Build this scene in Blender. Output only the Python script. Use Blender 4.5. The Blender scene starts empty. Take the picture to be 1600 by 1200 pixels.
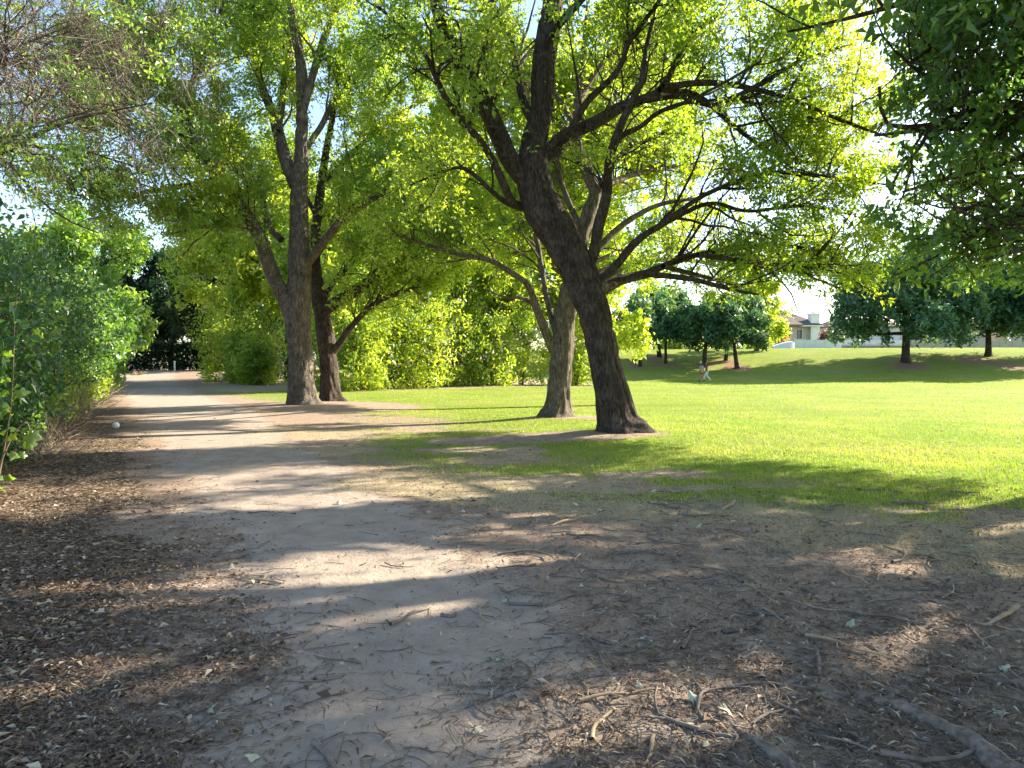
import bpy, math, random
import numpy as np
from mathutils import Vector

# ------------------------------------------------------------------ camera, sky, sun, exposure
scene = bpy.context.scene
COL = scene.collection
F = 1150.0
PITCH = math.atan(30.0 / F)
CAM_Z = 1.6
cam_data = bpy.data.cameras.new('camera')
cam = bpy.data.objects.new('camera', cam_data)
COL.objects.link(cam)
cam.location = (0, 0, CAM_Z)
cam.rotation_euler = (math.pi / 2 - PITCH, 0, 0)
cam_data.sensor_width = 36.0
cam_data.lens = 36.0 * F / 1600.0
cam_data.clip_start = 0.05
cam_data.clip_end = 2000.0
scene.camera = cam

SUN_EL, SUN_AZ = math.radians(27), math.radians(64)
world = bpy.data.worlds.new('World')
scene.world = world
world.use_nodes = True
wt = world.node_tree
sky = wt.nodes.new('ShaderNodeTexSky')
sky.sky_type = 'NISHITA'
sky.sun_disc = False
sky.sun_elevation = SUN_EL
sky.sun_rotation = SUN_AZ
wt.links.new(sky.outputs[0], wt.nodes['Background'].inputs[0])
wt.nodes['Background'].inputs[1].default_value = 0.105
sun_d = bpy.data.lights.new('sun', 'SUN')
sun_d.energy = 5.0
sun_d.angle = math.radians(0.53)
sun_d.color = (1.0, 0.90, 0.74)
sun = bpy.data.objects.new('sun', sun_d)
COL.objects.link(sun)
SDIR = Vector((math.cos(SUN_EL) * math.sin(SUN_AZ), math.cos(SUN_EL) * math.cos(SUN_AZ), math.sin(SUN_EL)))
sun.rotation_euler = SDIR.to_track_quat('Z', 'Y').to_euler()
sun.location = (40, 20, 40)
vs = scene.view_settings
vs.view_transform = 'Standard'
vs.look = 'None'
vs.exposure = 1.98
vs.gamma = 1.0
vs.use_curve_mapping = False
scene.render.engine = 'CYCLES'
cy = scene.cycles
cy.use_denoising = True
cy.max_bounces = 8
cy.diffuse_bounces = 5
cy.glossy_bounces = 2
cy.transmission_bounces = 6
cy.transparent_max_bounces = 8
cy.sample_clamp_indirect = 6.0
cy.caustics_reflective = False
cy.caustics_refractive = False

rng = np.random.default_rng(11)
random.seed(5)

# ------------------------------------------------------------------ noise
def _hash(ix, iy, iz, seed):
    h = (ix.astype(np.int64) * 374761393 + iy.astype(np.int64) * 668265263 + iz.astype(np.int64) * 2147483647 + seed * 974634777) & 0xFFFFFFFF
    h = ((h ^ (h >> 13)) * 1274126177) & 0xFFFFFFFF
    h = ((h ^ (h >> 16)) * 2246822519) & 0xFFFFFFFF
    h = h ^ (h >> 15)
    return (h & 0xFFFFFF) / float(0xFFFFFF)

def vnoise(x, y, z, seed=0):
    x, y, z = np.broadcast_arrays(np.asarray(x, float), np.asarray(y, float), np.asarray(z, float))
    ix, iy, iz = np.floor(x), np.floor(y), np.floor(z)
    fx, fy, fz = x - ix, y - iy, z - iz
    fx, fy, fz = fx * fx * (3 - 2 * fx), fy * fy * (3 - 2 * fy), fz * fz * (3 - 2 * fz)
    r = 0
    for dx in (0, 1):
        for dy in (0, 1):
            for dz in (0, 1):
                w = (fx if dx else 1 - fx) * (fy if dy else 1 - fy) * (fz if dz else 1 - fz)
                r = r + w * _hash(ix + dx, iy + dy, iz + dz, seed)
    return r

def fbm(x, y, z, octv=4, seed=0):
    a, s, t = 0.5, 0.0, 0.0
    for o in range(octv):
        f = 2.0 ** o
        s = s + a * vnoise(np.asarray(x) * f + 17.3 * o, np.asarray(y) * f - 9.1 * o, np.asarray(z) * f, seed + o)
        t += a
        a *= 0.5
    return s / t

def sstep(a, b, x):
    t = np.clip((np.asarray(x, float) - a) / (b - a), 0, 1)
    return t * t * (3 - 2 * t)

def nrm(v):
    return v / np.maximum(np.linalg.norm(v, axis=-1, keepdims=True), 1e-9)

# ------------------------------------------------------------------ places
def ray(px, py):
    a, b = (px - 800.0) / F, (600.0 - py) / F
    cp, sp = math.cos(PITCH), math.sin(PITCH)
    d = np.array([a, cp + sp * b, -sp + cp * b])
    return d

def at(px, py, depth):
    d = ray(px, py)
    return np.array([0, 0, CAM_Z]) + d * (depth / d[1])

PATH_Y = np.array([-30, 0, 2.9, 4.3, 5.6, 8, 14, 26, 46, 60, 75, 90, 110, 140.0])
PATH_X = np.array([14, 0.3, -0.42, -0.62, -1.05, -2.3, -5.2, -11.2, -22.4, -30.0, -37.5, -42, -43, -43.0])

def path_x(y):
    return np.interp(y, PATH_Y, PATH_X)

GB_Y = np.array([-30, 3.5, 5.9, 7.4, 8.3, 9.6, 12.3, 17, 24, 28, 36, 44, 60, 200.0])
GB_X = np.array([16, 6.0, 4.3, 2.8, 1.2, -1.5, -3.5, -5.4, -7.0, -9.6, -14.3, -20.5, -28, -28.0])

def height(x, y):
    x = np.asarray(x, float)
    y = np.asarray(y, float)
    side = sstep(-12, 6, x - (y - 60) * 0.0)
    start = 66 - 6 * sstep(20, 60, x)
    b = sstep(0, 1, (y - start) / 33.0)
    hh = 3.75 * b * side
    hh = hh + 1.0 * sstep(42, 80, y) * (1 - side)
    hh = hh + (fbm(x * 0.12, y * 0.12, 0, 3, 3) - 0.5) * 0.22 * sstep(1, 12, np.hypot(x, y)) * (1 - 0.5 * b)
    s = x - path_x(y)
    hh = hh + 0.35 * sstep(3.0, 9, -s) * (1 - b)
    for (mx, my, mr, ma) in ((2.5, 16.3, 2.3, 0.10), (1.4, 21.0, 2.0, 0.10), (-7.4, 27.5, 3.0, 0.15)):
        hh = hh + ma * np.exp(-((x - mx) ** 2 + (y - my) ** 2) / (mr * mr))
    return hh

def hz(x, y):
    return float(height(x, y))

def hit(px, py):
    d = ray(px, py)
    t = 2.0
    while t < 400:
        p = np.array([0, 0, CAM_Z]) + d * t
        if p[2] < hz(p[0], p[1]):
            return p
        t *= 1.004
    return p

# ------------------------------------------------------------------ mesh building
def mesh_from(name, V, quads=None, tris=None, smooth=False, face_attr=None, vert_attr=None):
    V = np.asarray(V, np.float32).reshape(-1, 3)
    loops, starts, tot = [], [], 0
    nq = nt = 0
    if quads is not None and len(quads):
        q = np.asarray(quads, np.int32).reshape(-1, 4)
        nq = len(q)
        loops.append(q.ravel())
        starts.append(np.arange(nq, dtype=np.int32) * 4)
        tot = nq * 4
    if tris is not None and len(tris):
        t = np.asarray(tris, np.int32).reshape(-1, 3)
        nt = len(t)
        loops.append(t.ravel())
        starts.append(tot + np.arange(nt, dtype=np.int32) * 3)
    loops = np.concatenate(loops)
    starts = np.concatenate(starts)
    me = bpy.data.meshes.new(name)
    me.vertices.add(len(V))
    me.vertices.foreach_set('co', V.ravel())
    me.loops.add(len(loops))
    me.loops.foreach_set('vertex_index', loops)
    me.polygons.add(nq + nt)
    me.polygons.foreach_set('loop_start', starts)
    me.update(calc_edges=True)
    me.polygons.foreach_set('use_smooth', np.full(nq + nt, smooth, bool))
    for key, dom, src in (('FACE', 'FACE', face_attr), ('POINT', 'POINT', vert_attr)):
        for k, arr in (src or {}).items():
            a = me.attributes.new(k, 'FLOAT', dom)
            a.data.foreach_set('value', np.asarray(arr, np.float32))
    me.validate()
    return me

def link(name, me, mat, parent=None, kind=None, loc=None):
    o = bpy.data.objects.new(name, me)
    COL.objects.link(o)
    if mat is not None and len(me.materials) == 0:
        me.materials.append(mat)
    if parent is not None:
        o.parent = parent
        o.matrix_parent_inverse = parent.matrix_basis.inverted()
    if kind:
        o['kind'] = kind
    if loc is not None:
        o.location = loc
    return o

def tag(o, label, cat, group=None):
    o['label'] = label
    o['category'] = cat
    if group:
        o['group'] = group
    return o

def empty(name, loc, label, cat, group=None):
    o = bpy.data.objects.new(name, None)
    o.empty_display_size = 0.3
    COL.objects.link(o)
    o.location = tuple(float(v) for v in loc)
    return tag(o, label, cat, group)

class Buf:
    def __init__(s):
        s.V, s.Q, s.T, s.n = [], [], [], 0
        s.fa = []
    def add(s, V, Q=None, T=None, fa=None):
        V = np.asarray(V, float).reshape(-1, 3)
        nf = 0
        if Q is not None:
            Q = np.asarray(Q, np.int64).reshape(-1, 4)
            s.Q.append(Q + s.n)
            nf = len(Q)
        if T is not None:
            T = np.asarray(T, np.int64).reshape(-1, 3)
            s.T.append(T + s.n)
        s.V.append(V)
        s.n += len(V)
        if fa is not None:
            s.fa.append(np.broadcast_to(np.asarray(fa, float), (nf,)))
    def mesh(s, name, smooth=False, attr=None):
        q = np.concatenate(s.Q) if s.Q else None
        t = np.concatenate(s.T) if s.T else None
        fa = {attr: np.concatenate(s.fa)} if attr and s.fa else None
        return mesh_from(name, np.concatenate(s.V), q, t, smooth, fa)

BOXQ = np.array([[0, 3, 2, 1], [4, 5, 6, 7], [0, 1, 5, 4], [1, 2, 6, 5], [2, 3, 7, 6], [3, 0, 4, 7]])

def box(buf, c, size, rz=0.0):
    x, y, z = np.array(size) / 2.0
    v = np.array([[-x, -y, -z], [x, -y, -z], [x, y, -z], [-x, y, -z], [-x, -y, z], [x, -y, z], [x, y, z], [-x, y, z]])
    cr, sr = math.cos(rz), math.sin(rz)
    v = np.stack([v[:, 0] * cr - v[:, 1] * sr, v[:, 0] * sr + v[:, 1] * cr, v[:, 2]], 1) + np.array(c)
    buf.add(v, BOXQ)

def catmull(pts, n):
    P = np.asarray(pts, float)
    m = len(P)
    Pe = np.vstack([2 * P[0] - P[1], P, 2 * P[-1] - P[-2]])
    d = np.linalg.norm(np.diff(P[:, :3], axis=0), axis=1)
    cum = np.concatenate([[0], np.cumsum(d)])
    s = np.linspace(0, cum[-1], n)
    k = np.clip(np.searchsorted(cum, s, side='right') - 1, 0, m - 2)
    t = ((s - cum[k]) / np.maximum(d[k], 1e-9))[:, None]
    p0, p1, p2, p3 = Pe[k], Pe[k + 1], Pe[k + 2], Pe[k + 3]
    return 0.5 * (2 * p1 + (p2 - p0) * t + (2 * p0 - 5 * p1 + 4 * p2 - p3) * t ** 2 + (3 * p1 - p0 - 3 * p2 + p3) * t ** 3)

def frames(P):
    T = np.gradient(P, axis=0)
    T = nrm(T)
    ref = np.array([1.0, 0, 0]) if abs(T[0][0]) < 0.8 else np.array([0, 1.0, 0])
    U = np.zeros_like(P)
    u = ref - T[0] * ref.dot(T[0])
    u /= np.linalg.norm(u)
    for i in range(len(P)):
        u = u - T[i] * u.dot(T[i])
        u /= max(np.linalg.norm(u), 1e-9)
        U[i] = u
    return T, U, np.cross(T, U)

def tube(buf, P, R, sides, disp=None, cap=False, taper_end=False):
    P = np.asarray(P, float)
    R = np.asarray(R, float)
    T, U, W = frames(P)
    a = np.linspace(0, 2 * math.pi, sides, endpoint=False)
    ca, sa = np.cos(a)[None, :, None], np.sin(a)[None, :, None]
    dirv = U[:, None, :] * ca + W[:, None, :] * sa
    rr = np.repeat(R[:, None], sides, 1)
    if disp is not None:
        rr = disp(P, R, a, rr)
    V = P[:, None, :] + dirv * rr[:, :, None]
    n, m = len(P), sides
    i = np.arange(n - 1)[:, None] * m
    j = np.arange(m)[None, :]
    j2 = (j + 1) % m
    Q = np.stack([i + j, i + j2, i + m + j2, i + m + j], -1).reshape(-1, 4)
    V = V.reshape(-1, 3)
    Tt = None
    if cap:
        V = np.vstack([V, P[-1] + T[-1] * R[-1] * 0.3])
        Tt = np.stack([(n - 1) * m + np.arange(m), (n - 1) * m + (np.arange(m) + 1) % m, np.full(m, n * m)], 1)
    buf.add(V, Q, Tt)

def bark_disp(amp, k, seed, flare=None):
    def f(P, R, a, rr):
        L = np.concatenate([[0], np.cumsum(np.linalg.norm(np.diff(P, axis=0), axis=1))])
        X = np.cos(a)[None, :] * R[:, None] * k
        Y = np.sin(a)[None, :] * R[:, None] * k
        Z = np.repeat(L[:, None], len(a), 1) * k * 0.20
        n1 = vnoise(X + 1.3 * vnoise(X * .5, Y * .5, Z * 2.0, seed + 9), Y, Z, seed)
        n2 = vnoise(X * 2.1, Y * 2.1, Z * 2.4, seed + 5)
        rid = np.abs(n1 * 2 - 1)
        out = rr + amp * (np.minimum(rid * 2.2, 1.0) - 0.6) + amp * 0.45 * (n2 - 0.5)
        big = vnoise(np.cos(a)[None, :] * 1.4, np.sin(a)[None, :] * 1.4, L[:, None] * 0.9, seed + 20)
        out = out * (1 + 0.14 * (big - 0.5))
        if flare:
            hgt, lob, ph = flare
            lobes = 0.5 + 0.5 * np.cos(a[None, :] * lob + ph + 0.8 * np.sin(a[None, :] * 2))
            out = out * (1 + 0.42 * np.exp(-L[:, None] / hgt) * lobes)
        return out
    return f

def twigs_mesh(buf, P, R, sides=3):
    """P (N,m,3) polylines, R (N,m) radii -> thin prisms"""
    N, m = P.shape[:2]
    if N == 0:
        return
    T = nrm(np.gradient(P, axis=1))
    ref = nrm(rng.normal(size=(N, 1, 3)))
    U = nrm(np.cross(T, ref))
    W = np.cross(T, U)
    a = np.linspace(0, 2 * math.pi, sides, endpoint=False)
    V = P[:, :, None, :] + (U[:, :, None, :] * np.cos(a)[:, None] + W[:, :, None, :] * np.sin(a)[:, None]) * R[:, :, None, None]
    base = (np.arange(N) * m * sides)[:, None, None]
    i = (np.arange(m - 1) * sides)[None, :, None]
    j = np.arange(sides)[None, None, :]
    j2 = (j + 1) % sides
    Q = np.stack([base + i + j, base + i + j2, base + i + sides + j2, base + i + sides + j], -1).reshape(-1, 4)
    buf.add(V.reshape(-1, 3), Q)

def grow(P, R, count, f0, f1, ang, L, rk, up, droop, wob, m, rmin=0.002, rmax=1.0, filt=None):
    """children of polylines P (N,k,3): returns (M,m,3),(M,m)"""
    N, k = P.shape[:2]
    count = np.broadcast_to(np.asarray(count), (N,)).astype(int)
    idx = np.repeat(np.arange(N), count)
    M = len(idx)
    if M == 0:
        return np.zeros((0, m, 3)), np.zeros((0, m))
    f = rng.uniform(f0, f1, M)
    g = f * (k - 1)
    i0 = np.clip(g.astype(int), 0, k - 2)
    t = (g - i0)[:, None]
    p = P[idx, i0] * (1 - t) + P[idx, i0 + 1] * t
    tan = nrm(P[idx, i0 + 1] - P[idx, i0])
    pr = R[idx, i0] * (1 - t[:, 0]) + R[idx, i0 + 1] * t[:, 0]
    side = nrm(np.cross(tan, rng.normal(size=(M, 3))))
    an = rng.uniform(ang[0], ang[1], M)[:, None]
    d = nrm(tan * np.cos(an) + side * np.sin(an) + np.array([0, 0, up]))
    ln = rng.uniform(L[0], L[1], M) * (1.15 - 0.5 * f)
    r0 = np.clip(np.minimum(pr * 0.7, ln * rk), rmin, rmax)
    out = np.zeros((M, m, 3))
    out[:, 0] = p
    bend = rng.normal(size=(M, 3)) * wob * 0.6
    for s in range(1, m):
        d = nrm(d + bend + rng.normal(size=(M, 3)) * wob + np.array([0, 0, droop]))
        out[:, s] = out[:, s - 1] + d * (ln / (m - 1))[:, None]
    rad = r0[:, None] * np.linspace(1, 0.35, m)[None, :]
    if filt is not None:
        kp = filt(out[:, -1])
        out, rad = out[kp], rad[kp]
    return out, rad

def leaf_quads(C, D, Nn, L, W, fold=0.15):
    D = nrm(D)
    S = nrm(np.cross(D, Nn))
    Nn = np.cross(S, D)
    L = L[:, None]
    W = W[:, None]
    a = C
    b = C + D * L * 0.42 + S * W * 0.5 + Nn * L * fold
    c = C + D * L - Nn * L * 0.12
    d = C + D * L * 0.42 - S * W * 0.5 + Nn * L * fold
    V = np.stack([a, b, c, d], 1).reshape(-1, 3)
    Q = np.arange(len(C) * 4).reshape(-1, 4)
    return V, Q

def leaf_mesh(name, sites, per, spread, L, aspect, droop=0.35, tint_noise=0.35, seed=0, up=0.6):
    """per leaflets around each site, leaf sized quads"""
    n = len(sites) * per
    ctr = np.repeat(sites, per, 0) + rng.normal(size=(n, 3)) * spread
    D = nrm(rng.normal(size=(n, 3)) * .8 + np.repeat(rng.normal(size=(len(sites), 3)) * .7, per, 0) + np.array([0, 0, -droop]))
    Nn = nrm(rng.normal(size=(n, 3)) + np.array([0, 0, up]))
    ln = rng.uniform(L * 0.6, L * 1.25, n) * np.repeat(rng.uniform(.6, 1.45, len(sites)), per)
    wd = ln * rng.uniform(aspect * .8, aspect * 1.2, n)
    far = L >= .17
    if far:                                   # far crowns: one pointed face per leaf
        S_ = nrm(np.cross(D, Nn)) * wd[:, None] * .62
        V = np.stack([ctr - S_, ctr + S_ * rng.uniform(.7, 1.1, (n, 1)), ctr + D * ln[:, None] * 1.1], 1).reshape(-1, 3)
        Q = np.arange(n * 3).reshape(-1, 3)
    else:
        V, Q = leaf_quads(ctr, D, Nn, ln, wd)
    base = vnoise(ctr[:, 0] * 0.5, ctr[:, 1] * 0.5, ctr[:, 2] * 0.5, seed)
    tint = np.clip(0.5 + (base - 0.5) * 2 * tint_noise + rng.normal(size=n) * 0.16, 0, 1)
    return mesh_from(name, V, None if far else Q, Q if far else None, False, {'tint': tint})

# ------------------------------------------------------------------ materials
def new_mat(name):
    m = bpy.data.materials.new(name)
    m.use_nodes = True
    nt = m.node_tree
    nt.nodes.clear()
    out = nt.nodes.new('ShaderNodeOutputMaterial')
    return m, nt, out

def ramp(nt, src, stops):
    r = nt.nodes.new('ShaderNodeValToRGB')
    el = r.color_ramp.elements
    el[0].position, el[0].color = stops[0][0], (*stops[0][1], 1)
    el[1].position, el[1].color = stops[-1][0], (*stops[-1][1], 1)
    for p, c in stops[1:-1]:
        e = el.new(p)
        e.color = (*c, 1)
    nt.links.new(src, r.inputs[0])
    return r.outputs[0]

def noise(nt, scale, detail=4, rough=0.55, vec=None, dist=0.0):
    n = nt.nodes.new('ShaderNodeTexNoise')
    n.inputs['Scale'].default_value = scale
    n.inputs['Detail'].default_value = detail
    n.inputs['Roughness'].default_value = rough
    n.inputs['Distortion'].default_value = dist
    if vec is not None:
        nt.links.new(vec, n.inputs['Vector'])
    return n

def attr(nt, name):
    a = nt.nodes.new('ShaderNodeAttribute')
    a.attribute_name = name
    return a.outputs['Fac']

def mixc(nt, fac, a, b):
    m = nt.nodes.new('ShaderNodeMix')
    m.data_type = 'RGBA'
    if isinstance(fac, float):
        m.inputs[0].default_value = fac
    else:
        nt.links.new(fac, m.inputs[0])
    for s, v in ((6, a), (7, b)):
        if isinstance(v, tuple):
            m.inputs[s].default_value = (*v, 1)
        else:
            nt.links.new(v, m.inputs[s])
    return m.outputs[2]

def maths(nt, op, a, b=None, clamp=False):
    m = nt.nodes.new('ShaderNodeMath')
    m.operation = op
    m.use_clamp = clamp
    for i, v in enumerate((a, b)):
        if v is None:
            continue
        if isinstance(v, (int, float)):
            m.inputs[i].default_value = v
        else:
            nt.links.new(v, m.inputs[i])
    return m.outputs[0]

def objcoord(nt):
    return nt.nodes.new('ShaderNodeTexCoord').outputs['Object']

def worldpos(nt):
    return nt.nodes.new('ShaderNodeNewGeometry').outputs['Position']

def bump(nt, h, strength, dist=0.02):
    b = nt.nodes.new('ShaderNodeBump')
    b.inputs['Strength'].default_value = strength
    b.inputs['Distance'].default_value = dist
    nt.links.new(h, b.inputs['Height'])
    return b.outputs['Normal']

def principled(nt, out, col, rough=0.8, normal=None, spec=0.3, metal=0.0):
    p = nt.nodes.new('ShaderNodeBsdfPrincipled')
    if isinstance(col, tuple):
        p.inputs['Base Color'].default_value = (*col, 1)
    else:
        nt.links.new(col, p.inputs['Base Color'])
    p.inputs['Roughness'].default_value = rough
    p.inputs['Specular IOR Level'].default_value = spec
    p.inputs['Metallic'].default_value = metal
    if normal is not None:
        nt.links.new(normal, p.inputs['Normal'])
    if out is not None:
        nt.links.new(p.outputs[0], out.inputs[0])
    return p

def leaf_mat(name, refl, trans, rough=0.45, spec=0.35):
    """refl / trans: three colours each, picked by the tint of the leaf"""
    m, nt, out = new_mat(name)
    t = attr(nt, 'tint')
    rc = ramp(nt, t, [(0.1, refl[0]), (0.5, refl[1]), (0.9, refl[2])])
    tc = ramp(nt, t, [(0.1, trans[0]), (0.5, trans[1]), (0.9, trans[2])])
    p = principled(nt, None, rc, rough, None, spec)
    tr = nt.nodes.new('ShaderNodeBsdfTranslucent')
    nt.links.new(tc, tr.inputs['Color'])
    ad = nt.nodes.new('ShaderNodeAddShader')
    nt.links.new(p.outputs[0], ad.inputs[0])
    nt.links.new(tr.outputs[0], ad.inputs[1])
    nt.links.new(ad.outputs[0], out.inputs[0])
    return m

def plain_mat(name, c0, c1, scale, rough=0.8, bs=0.0, spec=0.3, bdist=0.01):
    m, nt, out = new_mat(name)
    v = objcoord(nt)
    n = noise(nt, scale, 5, 0.6, v)
    c = ramp(nt, n.outputs[0], [(0.3, c0), (0.7, c1)])
    nn = bump(nt, n.outputs[0], bs, bdist) if bs else None
    principled(nt, out, c, rough, nn, spec)
    return m

def bark_mat(name, dark, mid, light, scale=1.0):
    m, nt, out = new_mat(name)
    v = objcoord(nt)
    mp = nt.nodes.new('ShaderNodeMapping')
    mp.inputs['Scale'].default_value = (1, 1, 0.22)
    nt.links.new(v, mp.inputs[0])
    a = noise(nt, 26 * scale, 6, 0.65, mp.outputs[0], 0.6)
    b = noise(nt, 3.0 * scale, 4, 0.6, v)
    c = noise(nt, 70 * scale, 4, 0.7, mp.outputs[0])
    k = maths(nt, 'ADD', maths(nt, 'MULTIPLY', a.outputs[0], 0.7), maths(nt, 'MULTIPLY', b.outputs[0], 0.3))
    col = ramp(nt, k, [(0.38, dark), (0.5, mid), (0.62, light)])
    hh = maths(nt, 'ADD', a.outputs[0], maths(nt, 'MULTIPLY', c.outputs[0], 0.4))
    principled(nt, out, col, 0.9, bump(nt, hh, 1.0, 0.03), 0.15)
    return m

M = {}
M['bark'] = bark_mat('grey_brown_bark', (0.042, 0.034, 0.027), (0.118, 0.096, 0.076), (0.23, 0.192, 0.152))
M['bark_dark'] = bark_mat('dark_bark', (0.022, 0.016, 0.012), (0.058, 0.044, 0.034), (0.12, 0.095, 0.073))
M['twig'] = plain_mat('twig_bark', (0.10, 0.075, 0.05), (0.21, 0.165, 0.115), 9.0, 0.85)
M['twig_pale'] = plain_mat('dry_pale_twig', (0.20, 0.155, 0.12), (0.34, 0.28, 0.22), 9.0, 0.85)
M['stick'] = plain_mat('weathered_stick', (0.09, 0.072, 0.062), (0.24, 0.20, 0.17), 14.0, 0.85, 0.3)
M['stick_tan'] = plain_mat('fresh_tan_stick', (0.25, 0.18, 0.11), (0.40, 0.31, 0.20), 14.0, 0.85)
M['root'] = plain_mat('worn_root_bark', (0.07, 0.052, 0.042), (0.26, 0.205, 0.17), 24.0, 0.85, 0.9)
M['leaf'] = leaf_mat('ash_leaf',
    ((0.035, 0.075, 0.014), (0.050, 0.100, 0.018), (0.085, 0.130, 0.022)),
    ((0.16, 0.27, 0.012), (0.30, 0.39, 0.018), (0.46, 0.49, 0.035)))
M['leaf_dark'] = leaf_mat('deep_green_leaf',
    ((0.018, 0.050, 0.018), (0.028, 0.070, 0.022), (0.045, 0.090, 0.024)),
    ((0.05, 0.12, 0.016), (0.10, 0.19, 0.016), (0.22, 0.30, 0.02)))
M['leaf_lawn_tree'] = leaf_mat('veil_tinted_leaf',  # bluish cast of haze and glare put into the leaf colour
    ((0.030, 0.082, 0.048), (0.044, 0.108, 0.058), (0.075, 0.140, 0.052)),
    ((0.025, 0.065, 0.020), (0.04, 0.09, 0.022), (0.09, 0.14, 0.022)))
M['leaf_hedge'] = leaf_mat('glossy_hedge_leaf',
    ((0.030, 0.070, 0.015), (0.048, 0.100, 0.020), (0.085, 0.140, 0.025)),
    ((0.07, 0.17, 0.013), (0.14, 0.24, 0.016), (0.26, 0.33, 0.028)), 0.35, 0.5)
M['leaf_thicket'] = leaf_mat('dark_glossy_leaf',
    ((0.018, 0.050, 0.020), (0.030, 0.075, 0.025), (0.055, 0.110, 0.028)),
    ((0.02, 0.06, 0.010), (0.05, 0.11, 0.012), (0.14, 0.22, 0.02)), 0.35, 0.5)
M['leaf_shade_dark'] = leaf_mat('shade_darkened_leaf',  # shade of the path's tunnel end put into the leaf colour
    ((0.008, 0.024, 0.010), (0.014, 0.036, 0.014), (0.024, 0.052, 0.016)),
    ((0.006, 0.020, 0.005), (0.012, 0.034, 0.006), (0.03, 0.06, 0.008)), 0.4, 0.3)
M['leaf_bush'] = leaf_mat('yellow_green_leaf',
    ((0.060, 0.105, 0.014), (0.105, 0.155, 0.020), (0.170, 0.215, 0.035)),
    ((0.13, 0.20, 0.012), (0.26, 0.33, 0.016), (0.46, 0.48, 0.04)))
M['leaf_red'] = leaf_mat('plum_leaf',
    ((0.05, 0.018, 0.02), (0.08, 0.028, 0.028), (0.11, 0.045, 0.035)),
    ((0.05, 0.012, 0.012), (0.08, 0.02, 0.018), (0.12, 0.04, 0.02)))
M['leaf_orange'] = leaf_mat('orange_leaf',
    ((0.16, 0.075, 0.02), (0.25, 0.12, 0.025), (0.20, 0.16, 0.03)),
    ((0.18, 0.08, 0.01), (0.25, 0.12, 0.01), (0.2, 0.16, 0.02)))
M['blade'] = leaf_mat('grass_blade',
    ((0.060, 0.110, 0.014), (0.105, 0.160, 0.020), (0.19, 0.19, 0.045)),
    ((0.10, 0.17, 0.012), (0.17, 0.235, 0.015), (0.27, 0.27, 0.04)), 0.5, 0.3)
M['straw'] = leaf_mat('dead_grass_blade',
    ((0.20, 0.15, 0.085), (0.34, 0.27, 0.16), (0.46, 0.38, 0.25)),
    ((0.05, 0.04, 0.02), (0.10, 0.08, 0.04), (0.14, 0.11, 0.06)), 0.7, 0.2)
M['litter'] = leaf_mat('dry_leaf_litter',
    ((0.085, 0.056, 0.038), (0.20, 0.138, 0.088), (0.52, 0.44, 0.32)),
    ((0.01, 0.006, 0.003), (0.03, 0.018, 0.009), (0.08, 0.06, 0.035)), 0.65, 0.3)
M['fresh_leaf'] = leaf_mat('pale_fallen_leaf',
    ((0.16, 0.22, 0.14), (0.36, 0.38, 0.28), (0.50, 0.46, 0.30)),
    ((0.03, 0.05, 0.02), (0.06, 0.06, 0.03), (0.08, 0.07, 0.03)), 0.55, 0.4)
M['white_paint'] = plain_mat('white_paint', (0.74, 0.74, 0.72), (0.82, 0.82, 0.80), 3.0, 0.5)
M['vinyl'] = plain_mat('white_vinyl', (0.70, 0.73, 0.78), (0.80, 0.82, 0.85), 2.0, 0.4)
M['stucco'] = plain_mat('beige_stucco', (0.40, 0.36, 0.31), (0.48, 0.44, 0.38), 6.0, 0.9, 0.2)
M['stucco_blue'] = plain_mat('pale_blue_stucco', (0.50, 0.53, 0.58), (0.58, 0.61, 0.66), 6.0, 0.9, 0.2)
M['shingle'] = plain_mat('brown_roof_shingle', (0.10, 0.08, 0.068), (0.175, 0.145, 0.125), 5.0, 0.9, 0.4)
M['shingle_red'] = plain_mat('reddish_roof_shingle', (0.17, 0.125, 0.10), (0.25, 0.185, 0.15), 5.0, 0.9, 0.4)
M['brick_wall'] = plain_mat('brown_block', (0.21, 0.16, 0.12), (0.30, 0.24, 0.18), 4.0, 0.9, 0.3)
M['glass'] = plain_mat('window_glass', (0.03, 0.035, 0.04), (0.05, 0.06, 0.07), 1.0, 0.08, 0, 0.6)
M['tarp'] = plain_mat('white_tarpaulin', (0.72, 0.72, 0.70), (0.82, 0.82, 0.80), 2.0, 0.5, 0.2)
M['ball'] = plain_mat('scuffed_white_ball', (0.62, 0.58, 0.55), (0.80, 0.78, 0.76), 6.0, 0.5, 0.1)
M['skin'] = plain_mat('skin', (0.42, 0.26, 0.19), (0.48, 0.31, 0.23), 4.0, 0.6)
M['hair'] = plain_mat('dark_hair', (0.025, 0.016, 0.012), (0.05, 0.032, 0.022), 20.0, 0.5)
M['hair_brown'] = plain_mat('brown_hair', (0.10, 0.055, 0.035), (0.16, 0.095, 0.06), 20.0, 0.5)
M['cloth_dark'] = plain_mat('charcoal_cloth', (0.03, 0.03, 0.035), (0.06, 0.06, 0.065), 8.0, 0.9)
M['cloth_grey'] = plain_mat('grey_cloth', (0.28, 0.28, 0.27), (0.36, 0.36, 0.35), 8.0, 0.9)
M['cloth_orange'] = plain_mat('orange_cloth', (0.48, 0.17, 0.08), (0.55, 0.22, 0.12), 8.0, 0.9)
M['cloth_brown'] = plain_mat('brown_cloth', (0.13, 0.065, 0.045), (0.18, 0.09, 0.06), 8.0, 0.9)
M['cloth_white'] = plain_mat('white_cloth', (0.72, 0.72, 0.72), (0.80, 0.80, 0.80), 8.0, 0.9)
M['pebble'] = plain_mat('grey_pebble', (0.22, 0.19, 0.17), (0.38, 0.34, 0.30), 18.0, 0.85, 0.2)

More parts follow.
